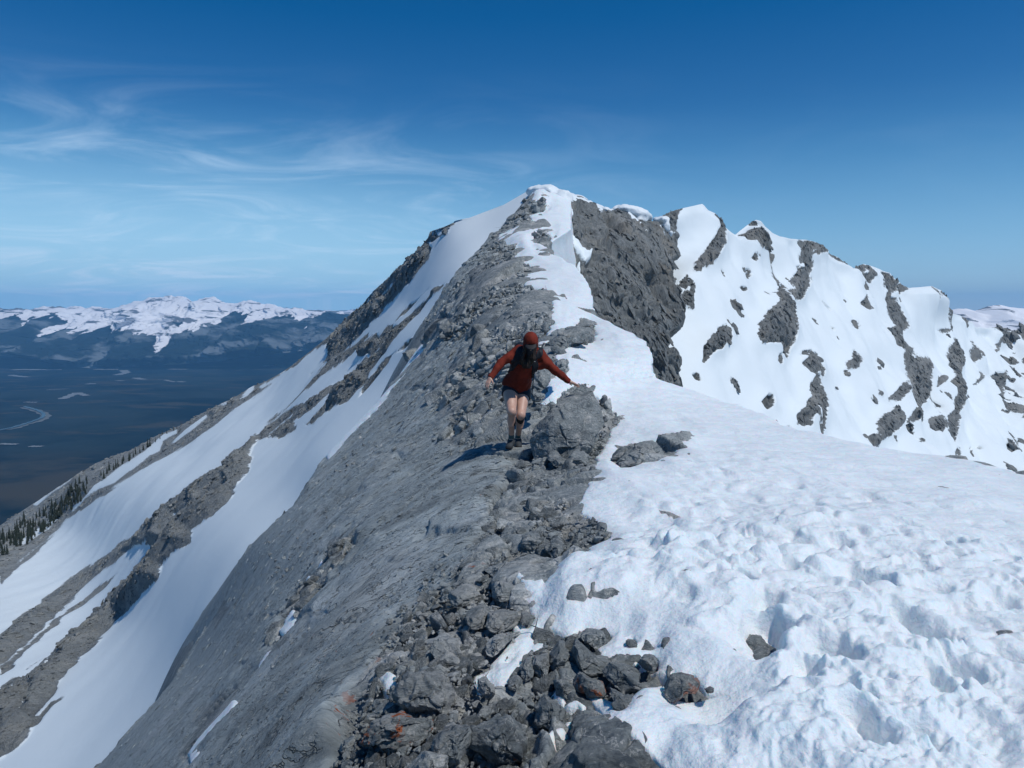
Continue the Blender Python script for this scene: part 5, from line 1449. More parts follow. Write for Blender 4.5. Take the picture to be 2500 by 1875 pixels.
# broken rock standing on the far slopes
def scatter(srf, parent, mat, n, lo_px, hi_px, stretch, seed, smin=-3, cap=1e9):
    U_, V_, P_, N_, S_ = srf
    gg = random.Random(seed); gn = np.random.default_rng(seed)
    ok = np.nonzero((S_.ravel() < smin) & (U_.ravel() > -60) & (U_.ravel() < 2560) & (V_.ravel() < 1935))[0]
    if not len(ok):
        return
    pick = gn.choice(ok, size=min(n, len(ok)), replace=False)
    SVs, STs, o_ = [], [], 0
    Pf = P_.reshape(-1, 3); Nf = N_.reshape(-1, 3)
    for i in pick:
        Vp, Tp_, _, _ = protos[gg.randrange(14, 28)]
        size = min(lo_px * (gg.random() ** -0.55), hi_px, -S_.ravel()[i] * 1.2 + 3) * Pf[i, 1] / F
        z = Nf[i]; x = np.cross([0, 0, 1.0], z); x /= max(np.linalg.norm(x), 1e-6); y = np.cross(z, x)
        a = gg.gauss(0, 0.45)
        x2, y2 = x * math.cos(a) + y * math.sin(a), -x * math.sin(a) + y * math.cos(a)
        M = np.stack([x2 * size * stretch[0], y2 * size * stretch[1], z * size * stretch[2]], 1)
        SVs.append(Vp @ rot_small(gg).T @ M.T + Pf[i] + z * size * 0.02); STs.append(Tp_ + o_); o_ += len(Vp)
    me = mesh_np('rubble', np.concatenate(SVs), np.concatenate(STs), mat, {'snow': np.full(o_, -60.0), 'block': np.zeros(o_), 'tone': np.zeros(o_), 'lichen': np.full(o_, -0.5)}, smooth=False)
    link('rubble', me, parent, kind='stuff')


def rot_small(g_):
    from mathutils import Euler
    return np.array(Euler((g_.gauss(0, .3), g_.gauss(0, .3), g_.gauss(0, .5))).to_matrix())


scatter(FLR, flank, m_flank, 7000, 4.5, 22, (1.4, 1.0, 0.8), 5)
scatter(RGR, ridge, m_ridge, 9000, 3.2, 13, (0.8, 2.0, 0.40), 9, smin=-2)
scatter(CLR, cliff, m_wall, 3200, 7, 28, (0.6, 1.9, 0.45), 6, smin=-6)
scatter(PKR, peaks, m_peaks, 3000, 6, 26, (0.7, 1.6, 0.7), 7, smin=-4)

# cornices hanging over the cliff
def blob_snow(name, spec, parent, h, seed, mat):
    """spec: list of (u, v, d, radius x, y, z)"""
    cs = [(unproj(u, v, d), np.array([rx, ry, rz])) for u, v, d, rx, ry, rz in spec]
    lo = np.min([c - r * 1.4 for c, r in cs], 0) - 0.3; hi = np.max([c + r * 1.4 for c, r in cs], 0) + 0.3
    def sdf(Q):
        Qn = Q + np.stack([fbm(Q, 1.6, 3, 0.5, seed), fbm(Q, 1.6, 3, 0.5, seed + 1), fbm(Q, 1.6, 3, 0.5, seed + 2)], -1) * 0.30
        out = None
        for c, r in cs:
            k0 = np.linalg.norm((Qn - c) / r, axis=1)
            d = (k0 - 1) * r.min()
            if out is None:
                out = d
            else:
                hh_ = np.clip(0.5 + 0.5 * (out - d) / 0.5, 0, 1)
                out = out * (1 - hh_) + d * hh_ - 0.5 * hh_ * (1 - hh_)
        return out
    V_, Q_ = surface_nets(sdf, lo, hi, h)
    return link(name, mesh_np(name, V_, Q_, mat), parent)


def c3p(x, y): return (800 + x / 2.458, 440 + y / 2.458)
def sp(lst): return [(*c3p(x, y), d, rx, ry, rz) for x, y, d, rx, ry, rz in lst]
blob_snow('snow_cornice', sp([(1250, 262, 80, 1.2, 2.0, .8), (1310, 262, 79, 1.3, 1.8, .9), (1370, 290, 78, 1.3, 1.6, .9), (1420, 300, 78, .8, 1.3, .8), (1400, 230, 82, 1.3, 2.0, 1.0), (1330, 210, 82, 1.6, 2.2, 1.0), (1440, 250, 81, .5, 1.0, .9)]), snow_cover, 0.16, 3, m_snow_far)
blob_snow('snow_cornice', sp([(1400, 110, 89, 1.0, 2.2, .9), (1430, 160, 88, .9, 1.6, 1.2), (1440, 200, 87, .6, 1.2, 1.0), (1380, 150, 88, 1.4, 2.0, 1.2), (1330, 90, 90, 1.6, 2, .8), (1270, 72, 90.5, 1.5, 2, .7)]), snow_cover, 0.16, 5, m_snow_far)
blob_snow('snow_cornice', sp([(1745, 185, 98, .9, 1.6, .45), (1790, 185, 98, 1.3, 1.9, .55), (1840, 200, 98, 1.2, 1.7, .7), (1880, 225, 98, 1.1, 1.5, .8), (1920, 230, 98, .45, .8, .55), (1860, 255, 97, .8, 1.1, .6), (1820, 225, 98, .6, 1, .7), (1890, 265, 97, .35, .6, .35)]), cliff, 0.14, 7, m_snow_far)
blob_snow('snow_cornice', sp([(1655, 195, 98, .5, 1.2, .55), (1690, 190, 98, .6, 1.2, .3), (1420, 92, 93, .9, 1.5, .3), (1480, 108, 95, 1.0, 1.5, .32), (1540, 135, 96, .9, 1.5, .3), (1600, 168, 97, .8, 1.4, .3), (1630, 190, 97, .4, 1.2, .3)]), cliff, 0.12, 9, m_snow_far)
blob_snow('snow_cornice', sp([(1990, 240, 101, .8, 1.4, .4), (2020, 240, 101, .6, 1.2, .35), (2030, 275, 100, .5, .8, .6), (2060, 320, 99, .22, .4, .35)]), cliff, 0.12, 11, m_snow_far)

# ================================================================== CONIFERS on the lower flank
m_pine, nt, b = new_mat('conifer_needles')
tc = N(nt, 'ShaderNodeTexCoord'); n = N(nt, 'ShaderNodeTexNoise', i_Scale=1.5, i_Detail=4.0); L(nt, tc.outputs['Object'], n.inputs['Vector'])
L(nt, Mixc(nt, n.outputs[0], (0.012, 0.022, 0.018), (0.030, 0.042, 0.030)), b.inputs['Base Color']); b.inputs['Roughness'].default_value = 0.9
m_bark, nt, b = new_mat('bark')
b.inputs['Base Color'].default_value = (0.06, 0.045, 0.035, 1)


def conifer_meshes(g):
    V_, T_ = [], []
    tiers = 9
    for k in range(tiers):
        z = 0.10 + 0.86 * k / tiers
        r = (1 - k / tiers) ** 0.85 * 0.17 * g.uniform(0.8, 1.2) + 0.012
        nb = 9
        a0 = g.uniform(0, 6.28)
        for j in range(nb):                       # each bough: a drooping three-sided spray
            a = a0 + 6.283 * j / nb + g.uniform(-.2, .2)
            rr = r * g.uniform(0.6, 1.15)
            i0 = len(V_)
            d = (math.cos(a), math.sin(a)); s_ = (-d[1], d[0])
            V_ += [(0, 0, z + 0.10), (d[0] * rr, d[1] * rr, z - 0.035), (d[0] * rr * .5 + s_[0] * rr * .34, d[1] * rr * .5 + s_[1] * rr * .34, z - 0.015), (d[0] * rr * .5 - s_[0] * rr * .34, d[1] * rr * .5 - s_[1] * rr * .34, z - 0.015), (0, 0, z - 0.01)]
            T_ += [(i0, i0 + 2, i0 + 1), (i0, i0 + 1, i0 + 3), (i0 + 4, i0 + 1, i0 + 2), (i0 + 4, i0 + 3, i0 + 1)]
    crown = mesh_np('crown', np.array(V_), np.array(T_), m_pine, smooth=False)
    V2, T2 = [], []
    for j in range(5):
        a = 6.283 * j / 5
        V2 += [(0.022 * math.cos(a), 0.022 * math.sin(a), -0.08), (0.006 * math.cos(a), 0.006 * math.sin(a), 0.95)]
    for j in range(5):
        i, k = 2 * j, 2 * ((j + 1) % 5)
        T2 += [(i, k, k + 1), (i, k + 1, i + 1)]
    return crown, mesh_np('trunk', np.array(V2), np.array(T2), m_bark)


tp = [conifer_meshes(random.Random(k)) for k in range(5)]
fu, fv, fp = FL
fuv = np.stack([fu.ravel(), fv.ravel()], -1); fpp = fp.reshape(-1, 3)
# upper string of trees, and the denser wood below it
spots_ = []
g = random.Random(4)
for x, y, h in [(1000, 1005, 30), (960, 1040, 30), (935, 1058, 35), (905, 1085, 55), (890, 1095, 60), (862, 1105, 45), (845, 1125, 38), (815, 1135, 50), (800, 1150, 40), (782, 1160, 55), (772, 1172, 60), (745, 1172, 45), (735, 1190, 50), (712, 1205, 55), (695, 1210, 60), (680, 1225, 45), (655, 1230, 65), (640, 1245, 50), (622, 1280, 60), (610, 1260, 40), (1040, 985, 25), (1060, 975, 22), (1090, 960, 20), (975, 1015, 26)]:
    spots_.append((*c1((x, y))[0], h / 2.458, 0))
line = c1((545, 1300), (480, 1360), (430, 1400), (380, 1450), (320, 1500), (250, 1540), (180, 1580), (110, 1630), (0, 1700), (-120, 1770))
for _ in range(210):
    k = g.random() ** 0.8 * (len(line) - 1.001)
    i = int(k); f = k - i
    u = line[i][0] * (1 - f) + line[i + 1][0] * f; v = line[i][1] * (1 - f) + line[i + 1][1] * f
    w = 8 + 16 * (k / 9)
    spots_.append((u + g.gauss(0, 6), v + g.uniform(-w * 0.6, w * 1.5), g.uniform(17, 34) * (0.8 + 0.3 * k / 9), 1))
ords = ['topmost', 'second', 'third', 'fourth', 'fifth', 'sixth', 'seventh', 'eighth', 'ninth', 'tenth', 'eleventh', 'twelfth', 'thirteenth', 'fourteenth', 'fifteenth', 'sixteenth', 'seventeenth', 'eighteenth', 'nineteenth', 'twentieth', 'twenty first', 'twenty second', 'twenty third', 'lowest']
up_ = sorted([s_ for s_ in spots_ if s_[3] == 0], key=lambda s_: -s_[0])
for u, v, hpx, kind in spots_:
    i = int(np.argmin(((fuv - (u, v)) ** 2).sum(1)))
    p = fpp[i]
    hgt = hpx * p[1] / F
    cr, tk = tp[g.randrange(5)]
    e = bpy.data.objects.new('conifer_tree', None); COL.objects.link(e)
    e.empty_display_size = 0.3
    e.location = p; e.rotation_euler = (0, 0, g.uniform(0, 6.28)); e.scale = (hgt * g.uniform(.8, 1.15),) * 2 + (hgt,)
    if kind == 0:
        k_ = [i_ for i_, s_ in enumerate(up_) if s_[0] == u and s_[1] == v][0]; e['label'] = ('%s %sconifer down the thin upper string of trees on the left skyline slope' % (ords[k_], 'tall ' if hpx > 21 else 'short ' if hpx < 13 else '')); e['group'] = 'conifers strung along the upper skyline slope'
    else:
        e['label'] = 'slender dark conifer in the denser wood at the far left foot of the slope'; e['group'] = 'conifers in the wood at the foot of the slope'
    e['category'] = 'tree'
    for nm, me in (('crown', cr), ('trunk', tk)):
        o = bpy.data.objects.new(nm, me); COL.objects.link(o); o.parent = e
print('trees', len(spots_), flush=True)

# ================================================================== THE HIKER
PD = 10.92
def cloth_mat(name, col, s=0.01, bump=0.002, rough=0.85):
    m, nt, b = new_mat(name)
    tc = N(nt, 'ShaderNodeTexCoord')
    n = N(nt, 'ShaderNodeTexNoise', i_Scale=1 / s, i_Detail=5.0); L(nt, tc.outputs['Object'], n.inputs['Vector'])
    n2 = N(nt, 'ShaderNodeTexNoise', i_Scale=9.0, i_Detail=4.0); L(nt, tc.outputs['Object'], n2.inputs['Vector'])
    L(nt, Mixc(nt, MapR(nt, n2.outputs[0], 0.35, 0.65), tuple(x * 0.80 for x in col), tuple(x * 1.15 for x in col)), b.inputs['Base Color'])
    b.inputs['Roughness'].default_value = rough
    b.inputs['Sheen Weight'].default_value = 0.0
    b.inputs['Specular IOR Level'].default_value = 0.25
    add_bump(nt, b, n.outputs[0], bump)
    return m


m_skin, nt, b = new_mat('skin')
tc = N(nt, 'ShaderNodeTexCoord'); n = N(nt, 'ShaderNodeTexNoise', i_Scale=14.0, i_Detail=4.0); L(nt, tc.outputs['Object'], n.inputs['Vector'])
L(nt, Mixc(nt, n.outputs[0], (0.46, 0.26, 0.19), (0.62, 0.39, 0.30)), b.inputs['Base Color'])
b.inputs['Roughness'].default_value = 0.5; b.inputs['Subsurface Weight'].default_value = 0.0
m_rust = cloth_mat('rust_fleece', (0.155, 0.021, 0.011))
m_rust_dk = cloth_mat('rust_seam', (0.10, 0.018, 0.010))
m_black = cloth_mat('black_nylon', (0.014, 0.016, 0.022), rough=0.6)
m_navy = cloth_mat('dark_shorts', (0.016, 0.024, 0.036), rough=0.7)
m_sock = cloth_mat('teal_sock', (0.085, 0.15, 0.165))
m_shoe = cloth_mat('dark_shoe', (0.045, 0.052, 0.058), rough=0.7)
m_sole = cloth_mat('shoe_sole', (0.02, 0.02, 0.022), rough=0.9)
m_hair = cloth_mat('dark_hair', (0.022, 0.014, 0.010), s=0.004, bump=0.004, rough=0.5)
m_glass, nt, b = new_mat('dark_lens'); b.inputs['Base Color'].default_value = (0.01, 0.012, 0.02, 1); b.inputs['Roughness'].default_value = 0.12
m_metal, nt, b = new_mat('pole_metal'); b.inputs['Base Color'].default_value = (0.08, 0.085, 0.09, 1); b.inputs['Metallic'].default_value = 0.8; b.inputs['Roughness'].default_value = 0.4
m_white, nt, b = new_mat('white_print'); b.inputs['Base Color'].default_value = (0.7, 0.7, 0.7, 1)


def J(u, v, dd=0.0):
    return unproj(u, v, PD + dd)


def j5(x, y, dd=0.0):
    return J(1100 + x / 4.6075, 780 + y / 4.6075, dd)


def sd_cone(Q, a, b, ra, rb):
    ab = b - a
    t = np.clip(((Q - a) @ ab) / max(ab @ ab, 1e-9), 0, 1)
    return np.linalg.norm(Q - a - t[:, None] * ab, axis=1) - (ra + (rb - ra) * t)


def sd_ell(Q, c, r, M=None):
    q = Q - c
    if M is not None:
        q = q @ M
    k0 = np.linalg.norm(q / r, axis=1); k1 = np.linalg.norm(q / (np.array(r) ** 2), axis=1)
    return k0 * (k0 - 1) / np.maximum(k1, 1e-6)


def smin(a, b, k):
    h = np.clip(0.5 + 0.5 * (b - a) / k, 0, 1)
    return b * (1 - h) + a * h - k * h * (1 - h)


def frame(z, x):
    z = z / np.linalg.norm(z); x = x - z * (x @ z); x /= np.linalg.norm(x)
    return np.stack([x, np.cross(z, x), z], 1)


# joints, read off the pose
pel = j5(742, 795, 0.10); hipL = j5(668, 800, 0.03); hipR = j5(820, 815, 0.10)
wst = j5(765, 690, 0.04); chest = j5(845, 440, -0.16); neck = j5(895, 345, -0.27); headc = j5(902, 265, -0.36)
shL = j5(765, 355, -0.18); shR = j5(1000, 395, -0.15)
elL = j5(565, 490, -0.28); wrL = j5(446, 655, -0.42); elR = j5(1165, 565, -0.20); wrR = j5(1335, 698, -0.14)
knL = j5(688, 1035, -0.33); anL = j5(683, 1335, -0.02); knR = j5(790, 1075, -0.22); anR = j5(757, 1325, 0.20)
footbase = unproj(1247, 1097, PD - 0.05)


def limbs(Q, g=0.0, arms=True):
    d = sd_cone(Q, hipL, knL, 0.104 + g, 0.064 + g)
    d = smin(d, sd_cone(Q, hipL + np.array([0, -.02, -.04]), (hipL * .4 + knL * .6), 0.092 + g, 0.070 + g), 0.04)
    d = smin(d, sd_ell(Q, knL + np.array([0, -0.018, 0.0]), (0.054 + g, 0.056 + g, 0.062 + g)), 0.03)
    calf = knL * 0.68 + anL * 0.32
    d = smin(d, sd_cone(Q, knL, anL, 0.054 + g, 0.039 + g), 0.02)
    d = smin(d, sd_cone(Q, calf + np.array([-.006, .022, .03]), calf + np.array([0, .016, -.07]), 0.056 + g, 0.042 + g), 0.04)
    e = sd_cone(Q, hipR, knR, 0.100 + g, 0.062 + g)
    e = smin(e, sd_ell(Q, knR + np.array([0, -0.018, 0.0]), (0.053 + g, 0.055 + g, 0.062 + g)), 0.03)
    calf = knR * 0.68 + anR * 0.32
    e = smin(e, sd_cone(Q, knR, anR, 0.054 + g, 0.039 + g), 0.02)
    e = smin(e, sd_cone(Q, calf + np.array([.008, .022, .03]), calf + np.array([0, .016, -.07]), 0.056 + g, 0.042 + g), 0.04)
    return smin(d, e, 0.012)


def foot(Q, an, toe, g=0.0):
    heel = an + np.array([0, 0.045, -0.075])
    d = sd_cone(Q, an + np.array([0, 0, 0.02]), an + np.array([0, .01, -.05]), 0.040 + g, 0.046 + g)
    d = smin(d, sd_cone(Q, heel, toe, 0.036 + g, 0.034 + g), 0.04)
    d = smin(d, sd_cone(Q, an + np.array([0, -.02, -.03]), toe, 0.040 + g, 0.034 + g), 0.03)
    return d


toeL = anL + np.array([-0.035, -0.155, -0.105]); toeR = anR + np.array([0.01, -0.15, -0.115])


def hand(Q, wr, direction, palm_n, thumb_side, spread, curl, k=1.0):
    """palm, four unequal fingers and a thumb"""
    z = direction / np.linalg.norm(direction); n = palm_n - z * (palm_n @ z); n /= np.linalg.norm(n)
    s = np.cross(z, n) * thumb_side
    d = sd_cone(Q, wr - z * 0.03, wr + z * 0.02, 0.027 * k, 0.027 * k)
    for q in (-0.026, -0.009, 0.009, 0.026):
        d = smin(d, sd_cone(Q, wr + z * 0.015 + s * q * 0.6, wr + z * 0.088 * k + s * q * k, 0.018 * k, 0.013 * k), 0.012)
    fl = (0.078, 0.086, 0.080, 0.062)
    for i, q in enumerate((0.027, 0.009, -0.009, -0.026)):
        a = wr + z * 0.086 * k + s * q * k
        dr = z + s * (q * spread * 14) - n * 0
        dr /= np.linalg.norm(dr)
        m1 = a + dr * fl[i] * 0.45 * k + n * curl * 0.008
        m2 = m1 + (dr + n * curl * 0.6) / np.linalg.norm(dr + n * curl * 0.6) * fl[i] * 0.32 * k
        m3 = m2 + (dr + n * curl * 1.2) / np.linalg.norm(dr + n * curl * 1.2) * fl[i] * 0.25 * k
        d = smin(d, np.minimum(np.minimum(sd_cone(Q, a, m1, 0.0100 * k, 0.0090 * k), sd_cone(Q, m1, m2, 0.0090 * k, 0.0082 * k)), sd_cone(Q, m2, m3, 0.0082 * k, 0.0070 * k)), 0.005)
    t0 = wr + z * 0.022 + s * 0.022; t1 = t0 + (z * 0.55 + s * 0.75 + n * 0.2) * 0.048 * k; t2 = t1 + (z * 0.85 + s * 0.45 + n * 0.3 * curl) * 0.036 * k
    d = smin(d, sd_cone(Q, t0, t1, 0.0155 * k, 0.0115 * k), 0.012)
    d = smin(d, sd_cone(Q, t1, t2, 0.0110 * k, 0.0085 * k), 0.005)
    return d


fw = np.array([0.0, -0.70, -0.72])          # the way the face looks: down and towards the camera
fw /= np.linalg.norm(fw)
HM = frame(np.array([0.02, 0.35, 1.0]) - fw * 0.0, np.array([1.0, 0, 0]))
HM = np.stack([np.array([1.0, 0, 0]), -fw, np.cross([1.0, 0, 0], -fw)], 1)   # columns: right, back, up


def hp(x, y, z):
    return headc + HM @ np.array([x, y, z])


def head(Q, g=0.0):
    d = sd_ell(Q, hp(0, 0.015, 0.03), (0.076 + g, 0.095 + g, 0.088 + g), HM)
    d = smin(d, sd_ell(Q, hp(0, -0.02, -0.045), (0.058 + g, 0.070 + g, 0.070 + g), HM), 0.03)
    d = smin(d, sd_cone(Q, hp(0, -0.062, -0.085), hp(0, -0.055, -0.095), 0.024, 0.022), 0.02)
    d = smin(d, sd_cone(Q, hp(0, -0.080, 0.015), hp(0, -0.106, -0.020), 0.008, 0.013), 0.010)      # nose
    d = smin(d, sd_cone(Q, hp(-0.020, -0.086, -0.052), hp(0.020, -0.086, -0.052), 0.007, 0.007), 0.005)  # lips
    d = np.maximum(d, -sd_cone(Q, hp(-0.02, -0.098, -0.052), hp(0.02, -0.098, -0.052), 0.003, 0.003))
    for sx in (-1, 1):
        d = smin(d, sd_ell(Q, hp(sx * 0.076, 0.015, -0.005), (0.009, 0.018, 0.030), HM), 0.006)   # ears
        d = smin(d, sd_cone(Q, hp(sx * 0.012, -0.080, 0.032), hp(sx * 0.050, -0.068, 0.030), 0.008, 0.008), 0.012)
    return d


dirL = (wrL - elL); dirR = (wrR - elR)
def body_sdf(Q):
    d = limbs(Q)
    d = np.minimum(d, 9)
    d = smin(d, sd_ell(Q, pel, (0.155, 0.105, 0.11)), 0.06)
    d = smin(d, sd_cone(Q, pel, wst, 0.11, 0.10), 0.06)
    d = smin(d, sd_cone(Q, wst, chest, 0.10, 0.12), 0.06)
    d = smin(d, sd_cone(Q, shL, shR, 0.055, 0.055), 0.05)
    d = smin(d, sd_cone(Q, chest, neck, 0.09, 0.05), 0.04)
    d = smin(d, sd_cone(Q, neck, hp(0, 0.02, -0.05), 0.048, 0.048), 0.03)
    d = smin(d, head(Q), 0.015)
    for a, b_, c in ((shL, elL, wrL), (shR, elR, wrR)):
        d = smin(d, sd_cone(Q, a, b_, 0.050, 0.040), 0.03)
        d = smin(d, sd_cone(Q, b_, c, 0.040, 0.026), 0.01)
    d = smin(d, hand(Q, wrL, dirL + np.array([0.01, -0.02, -0.10]), np.array([0.5, 0.8, -0.1]), 1, 0.05, 0.7), 0.01)
    d = smin(d, hand(Q, wrR, dirR + np.array([0.04, 0.0, 0.055]), np.array([-0.30, -0.35, -0.95]), 1, 0.65, 0.3), 0.01)
    d = smin(d, foot(Q, anL, toeL, -0.008), 0.01)
    d = smin(d, foot(Q, anR, toeR, -0.008), 0.01)
    return d


HIK = bpy.data.objects.new('person', None)
COL.objects.link(HIK); HIK.empty_display_size = 0.3
HIK.location = footbase
HIK['label'] = 'hiker in rust red hooded pullover and dark shorts, one hand on a rock'
HIK['category'] = 'person'
PK = bpy.data.objects.new('backpack', None); COL.objects.link(PK); PK.location = chest
PK['label'] = 'small black backpack with shoulder straps and side poles worn on the hiker\'s back'; PK['category'] = 'backpack'


def part(name, sdf, lo, hi, h, mat, parent=None, **props):
    parent = parent or HIK
    V_, Q_ = surface_nets(sdf, lo, hi, h)
    if not len(Q_):
        print('EMPTY', name); return None
    org = np.array(HIK.location if parent in (HIK,) else parent.location)
    if parent not in (HIK, PK):
        org = np.array(HIK.location)
    me = mesh_np(name, V_ - org, Q_, mat)
    return link(name, me, parent, **props)


lo = np.array([wrL[0] - 0.20, PD - 0.90, footbase[2] - 0.10]); hi = np.array([wrR[0] + 0.25, PD + 0.45, headc[2] + 0.22])


def chunked(f):
    def g_(Q):
        out = np.empty(len(Q))
        for i in range(0, len(Q), 400000):
            out[i:i + 400000] = f(Q[i:i + 400000])
        return out
    return g_


def sparse(f, step=5):
    """evaluate f fully only near its surface"""
    return chunked(f)


def sd_parts(name, f, pts, pad, h, mat, parent=None, **props):
    pts = np.array(pts)
    return part(name, chunked(f), pts.min(0) - pad, pts.max(0) + pad, h, mat, parent, **props)


# body in one piece; hands and face need the finer grid, so mesh in one go at 7 mm
body = part('body', chunked(body_sdf), lo, hi, 0.0085, m_skin)


# --- pullover with hood
def folds(Q, lam=0.10, amp=0.010, sd_=3):
    return fbm(Q, lam, 3, 0.5, sd_, aniso=(1.0, 1.0, 1.6)) * amp


hemc = j5(735, 775, 0.06)
TM = frame(chest - pel, np.array([1.0, 0.0, 0.05]))
def pull_sdf(Q):
    Qf = Q + np.stack([folds(Q, sd_=3), folds(Q, sd_=4), folds(Q, sd_=5)], -1)
    d = sd_ell(Qf, chest + np.array([0, 0.05, -0.02]), (0.185, 0.135, 0.21), TM)
    d = smin(d, sd_ell(Qf, wst + np.array([0.0, 0.0, 0.0]), (0.185, 0.125, 0.24), TM), 0.06)
    d = smin(d, sd_cone(Qf, wst, chest + np.array([0, 0.02, 0]), 0.160, 0.165), 0.05)
    d = smin(d, sd_cone(Qf, pel, wst, 0.14, 0.14), 0.05)
    # skirt of the pullover, flaring a little to the hem
    d = smin(d, sd_ell(Qf, hemc + np.array([0, 0, 0.05]), (0.205, 0.125, 0.20), TM), 0.05)
    d = smin(d, sd_cone(Qf, shL, shR, 0.078, 0.078), 0.06)
    d = smin(d, sd_cone(Qf, chest + np.array([0, .03, .05]), neck, 0.10, 0.075), 0.05)
    arm = np.minimum(smin(sd_cone(Qf, shL, elL, 0.078, 0.058), sd_cone(Qf, elL, wrL, 0.058, 0.040), 0.02), smin(sd_cone(Qf, shR, elR, 0.078, 0.058), sd_cone(Qf, elR, wrR, 0.058, 0.040), 0.02))
    # underarm fullness
    arm = smin(arm, sd_cone(Qf, shL * .5 + elL * .5 + np.array([0.03, 0, -0.04]), chest + np.array([-0.10, 0.02, -0.10]), 0.05, 0.09), 0.05)
    arm = smin(arm, sd_cone(Qf, shR * .5 + elR * .5 + np.array([-0.03, 0, -0.04]), chest + np.array([0.10, 0.02, -0.10]), 0.05, 0.09), 0.05)
    d = smin(d, arm, 0.04)
    # front pocket pouch
    d = smin(d, sd_ell(Qf, j5(790, 700, -0.10), (0.11, 0.03, 0.07), TM), 0.03)
    # cut the hem and the cuffs
    tdir = (wst - pel) / np.linalg.norm(wst - pel)
    hemcut = -((Q - hemc - np.array([0, 0, -0.035 - 0.0])) @ (tdir * np.array([1, 0, 1]) / np.linalg.norm(tdir * np.array([1, 0, 1]))) + 0.20 * (Q[:, 0] - hemc[0]) * 1.0 + 0.0)
    d = np.maximum(d, hemcut + 0.008 * np.sin(Q[:, 0] * 40))
    for a, w in ((elL, wrL), (elR, wrR)):
        dr = (w - a) / np.linalg.norm(w - a)
        d = np.maximum(d, np.where(np.linalg.norm(Q - w, axis=1) < 0.22, (Q - w) @ dr - 0.004, -1))
    # hood opening sits in front of the neck
    d = np.maximum(d, -(sd_ell(Q, hp(0, -0.055, -0.065), (0.058, 0.08, 0.085), HM)))
    return d
pull = part('pullover', chunked(pull_sdf), lo + np.array([0, 0, 0.55]), hi, 0.010, m_rust)


def hood_sdf(Q):
    Qf = Q + (folds(Q, 0.08, 0.006, 9))[:, None] * np.array([0.6, 0.6, 0.6])
    d = sd_ell(Qf, hp(0, 0.025, 0.030), (0.104, 0.122, 0.118), HM)
    d = smin(d, sd_cone(Qf, hp(0, 0.07, -0.02), neck + np.array([0, 0.07, 0.0]), 0.085, 0.095), 0.05)
    d = smin(d, sd_cone(Qf, hp(-0.06, 0.02, -0.06), neck + np.array([-0.04, 0.02, -0.02]), 0.045, 0.06), 0.03)
    d = smin(d, sd_cone(Qf, hp(0.06, 0.02, -0.06), neck + np.array([0.04, 0.02, -0.02]), 0.045, 0.06), 0.03)
    cut = sd_ell(Q, hp(0, -0.125, -0.045), (0.080, 0.115, 0.105), HM)
    d = np.maximum(d, -cut)
    d = np.maximum(d, -sd_ell(Q, hp(0, 0.0, 0.005), (0.086, 0.112, 0.100), HM))
    return d
part('hood', chunked(hood_sdf), headc - 0.24, headc + 0.24, 0.0065, m_rust)
# peak of a dark cap under the hood
def cap_sdf(Q):
    d = sd_ell(Q, hp(0, -0.085, 0.050), (0.078, 0.085, 0.012), HM)
    return np.maximum(d, -sd_ell(Q, hp(0, 0.0, 0.0), (0.07, 0.085, 0.10), HM))
part('cap_peak', cap_sdf, headc - 0.22, headc + 0.22, 0.005, m_black)
def glass_sdf(Q):
    d = np.minimum(sd_ell(Q, hp(-0.034, -0.094, 0.020), (0.034, 0.012, 0.024), HM), sd_ell(Q, hp(0.034, -0.094, 0.020), (0.034, 0.012, 0.024), HM))
    d = smin(d, sd_cone(Q, hp(-0.03, -0.100, 0.024), hp(0.03, -0.100, 0.024), 0.006, 0.006), 0.01)
    for sx in (-1, 1):
        d = np.minimum(d, sd_cone(Q, hp(sx * 0.066, -0.085, 0.024), hp(sx * 0.082, 0.0, 0.018), 0.004, 0.003))
    return d
part('sunglasses', glass_sdf, headc - 0.16, headc + 0.16, 0.004, m_glass)
def shade_buff_sdf(Q):  # black neck buff, added over the lower face to stand for hood shade
    d = sd_ell(Q, hp(0, -0.028, -0.065), (0.070, 0.080, 0.070), HM)
    d = smin(d, sd_cone(Q, hp(0, -0.02, -0.10), neck + np.array([0, -0.05, -0.02]), 0.06, 0.07), 0.03)
    return np.maximum(d, (Q - hp(0, 0, -0.022)) @ HM[:, 2])
part('face_shade_gaiter', chunked(shade_buff_sdf), headc - 0.24, headc + 0.16, 0.006, m_black)
def hair_sdf(Q):
    Qf = Q + (fbm(Q, 0.04, 3, 0.5, 19, aniso=(0.5, 1, 2.5)) * 0.010)[:, None] * np.array([1, 1, 0.2])
    d = np.maximum(sd_ell(Qf, hp(0, 0.02, 0.02), (0.086, 0.104, 0.100), HM), -sd_ell(Q, hp(0, -0.09, -0.03), (0.062, 0.08, 0.085), HM))
    a = sd_cone(Qf, hp(-0.066, -0.03, -0.03), j5(800, 440, -0.36), 0.026, 0.032)
    a = smin(a, sd_cone(Qf, j5(800, 440, -0.36), j5(825, 545, -0.32), 0.034, 0.020), 0.03)
    b_ = sd_cone(Qf, hp(0.062, -0.03, -0.04), j5(925, 440, -0.36), 0.024, 0.032)
    b_ = smin(b_, sd_cone(Qf, j5(925, 440, -0.36), j5(880, 540, -0.32), 0.034, 0.018), 0.03)
    c_ = sd_cone(Qf, hp(0, -0.06, -0.115), j5(862, 520, -0.33), 0.045, 0.050)
    return smin(smin(d, np.minimum(a, b_), 0.02), c_, 0.03)
part('hair', chunked(hair_sdf), np.minimum(headc - 0.16, j5(780, 560, -0.46)), headc + 0.16, 0.006, m_hair)


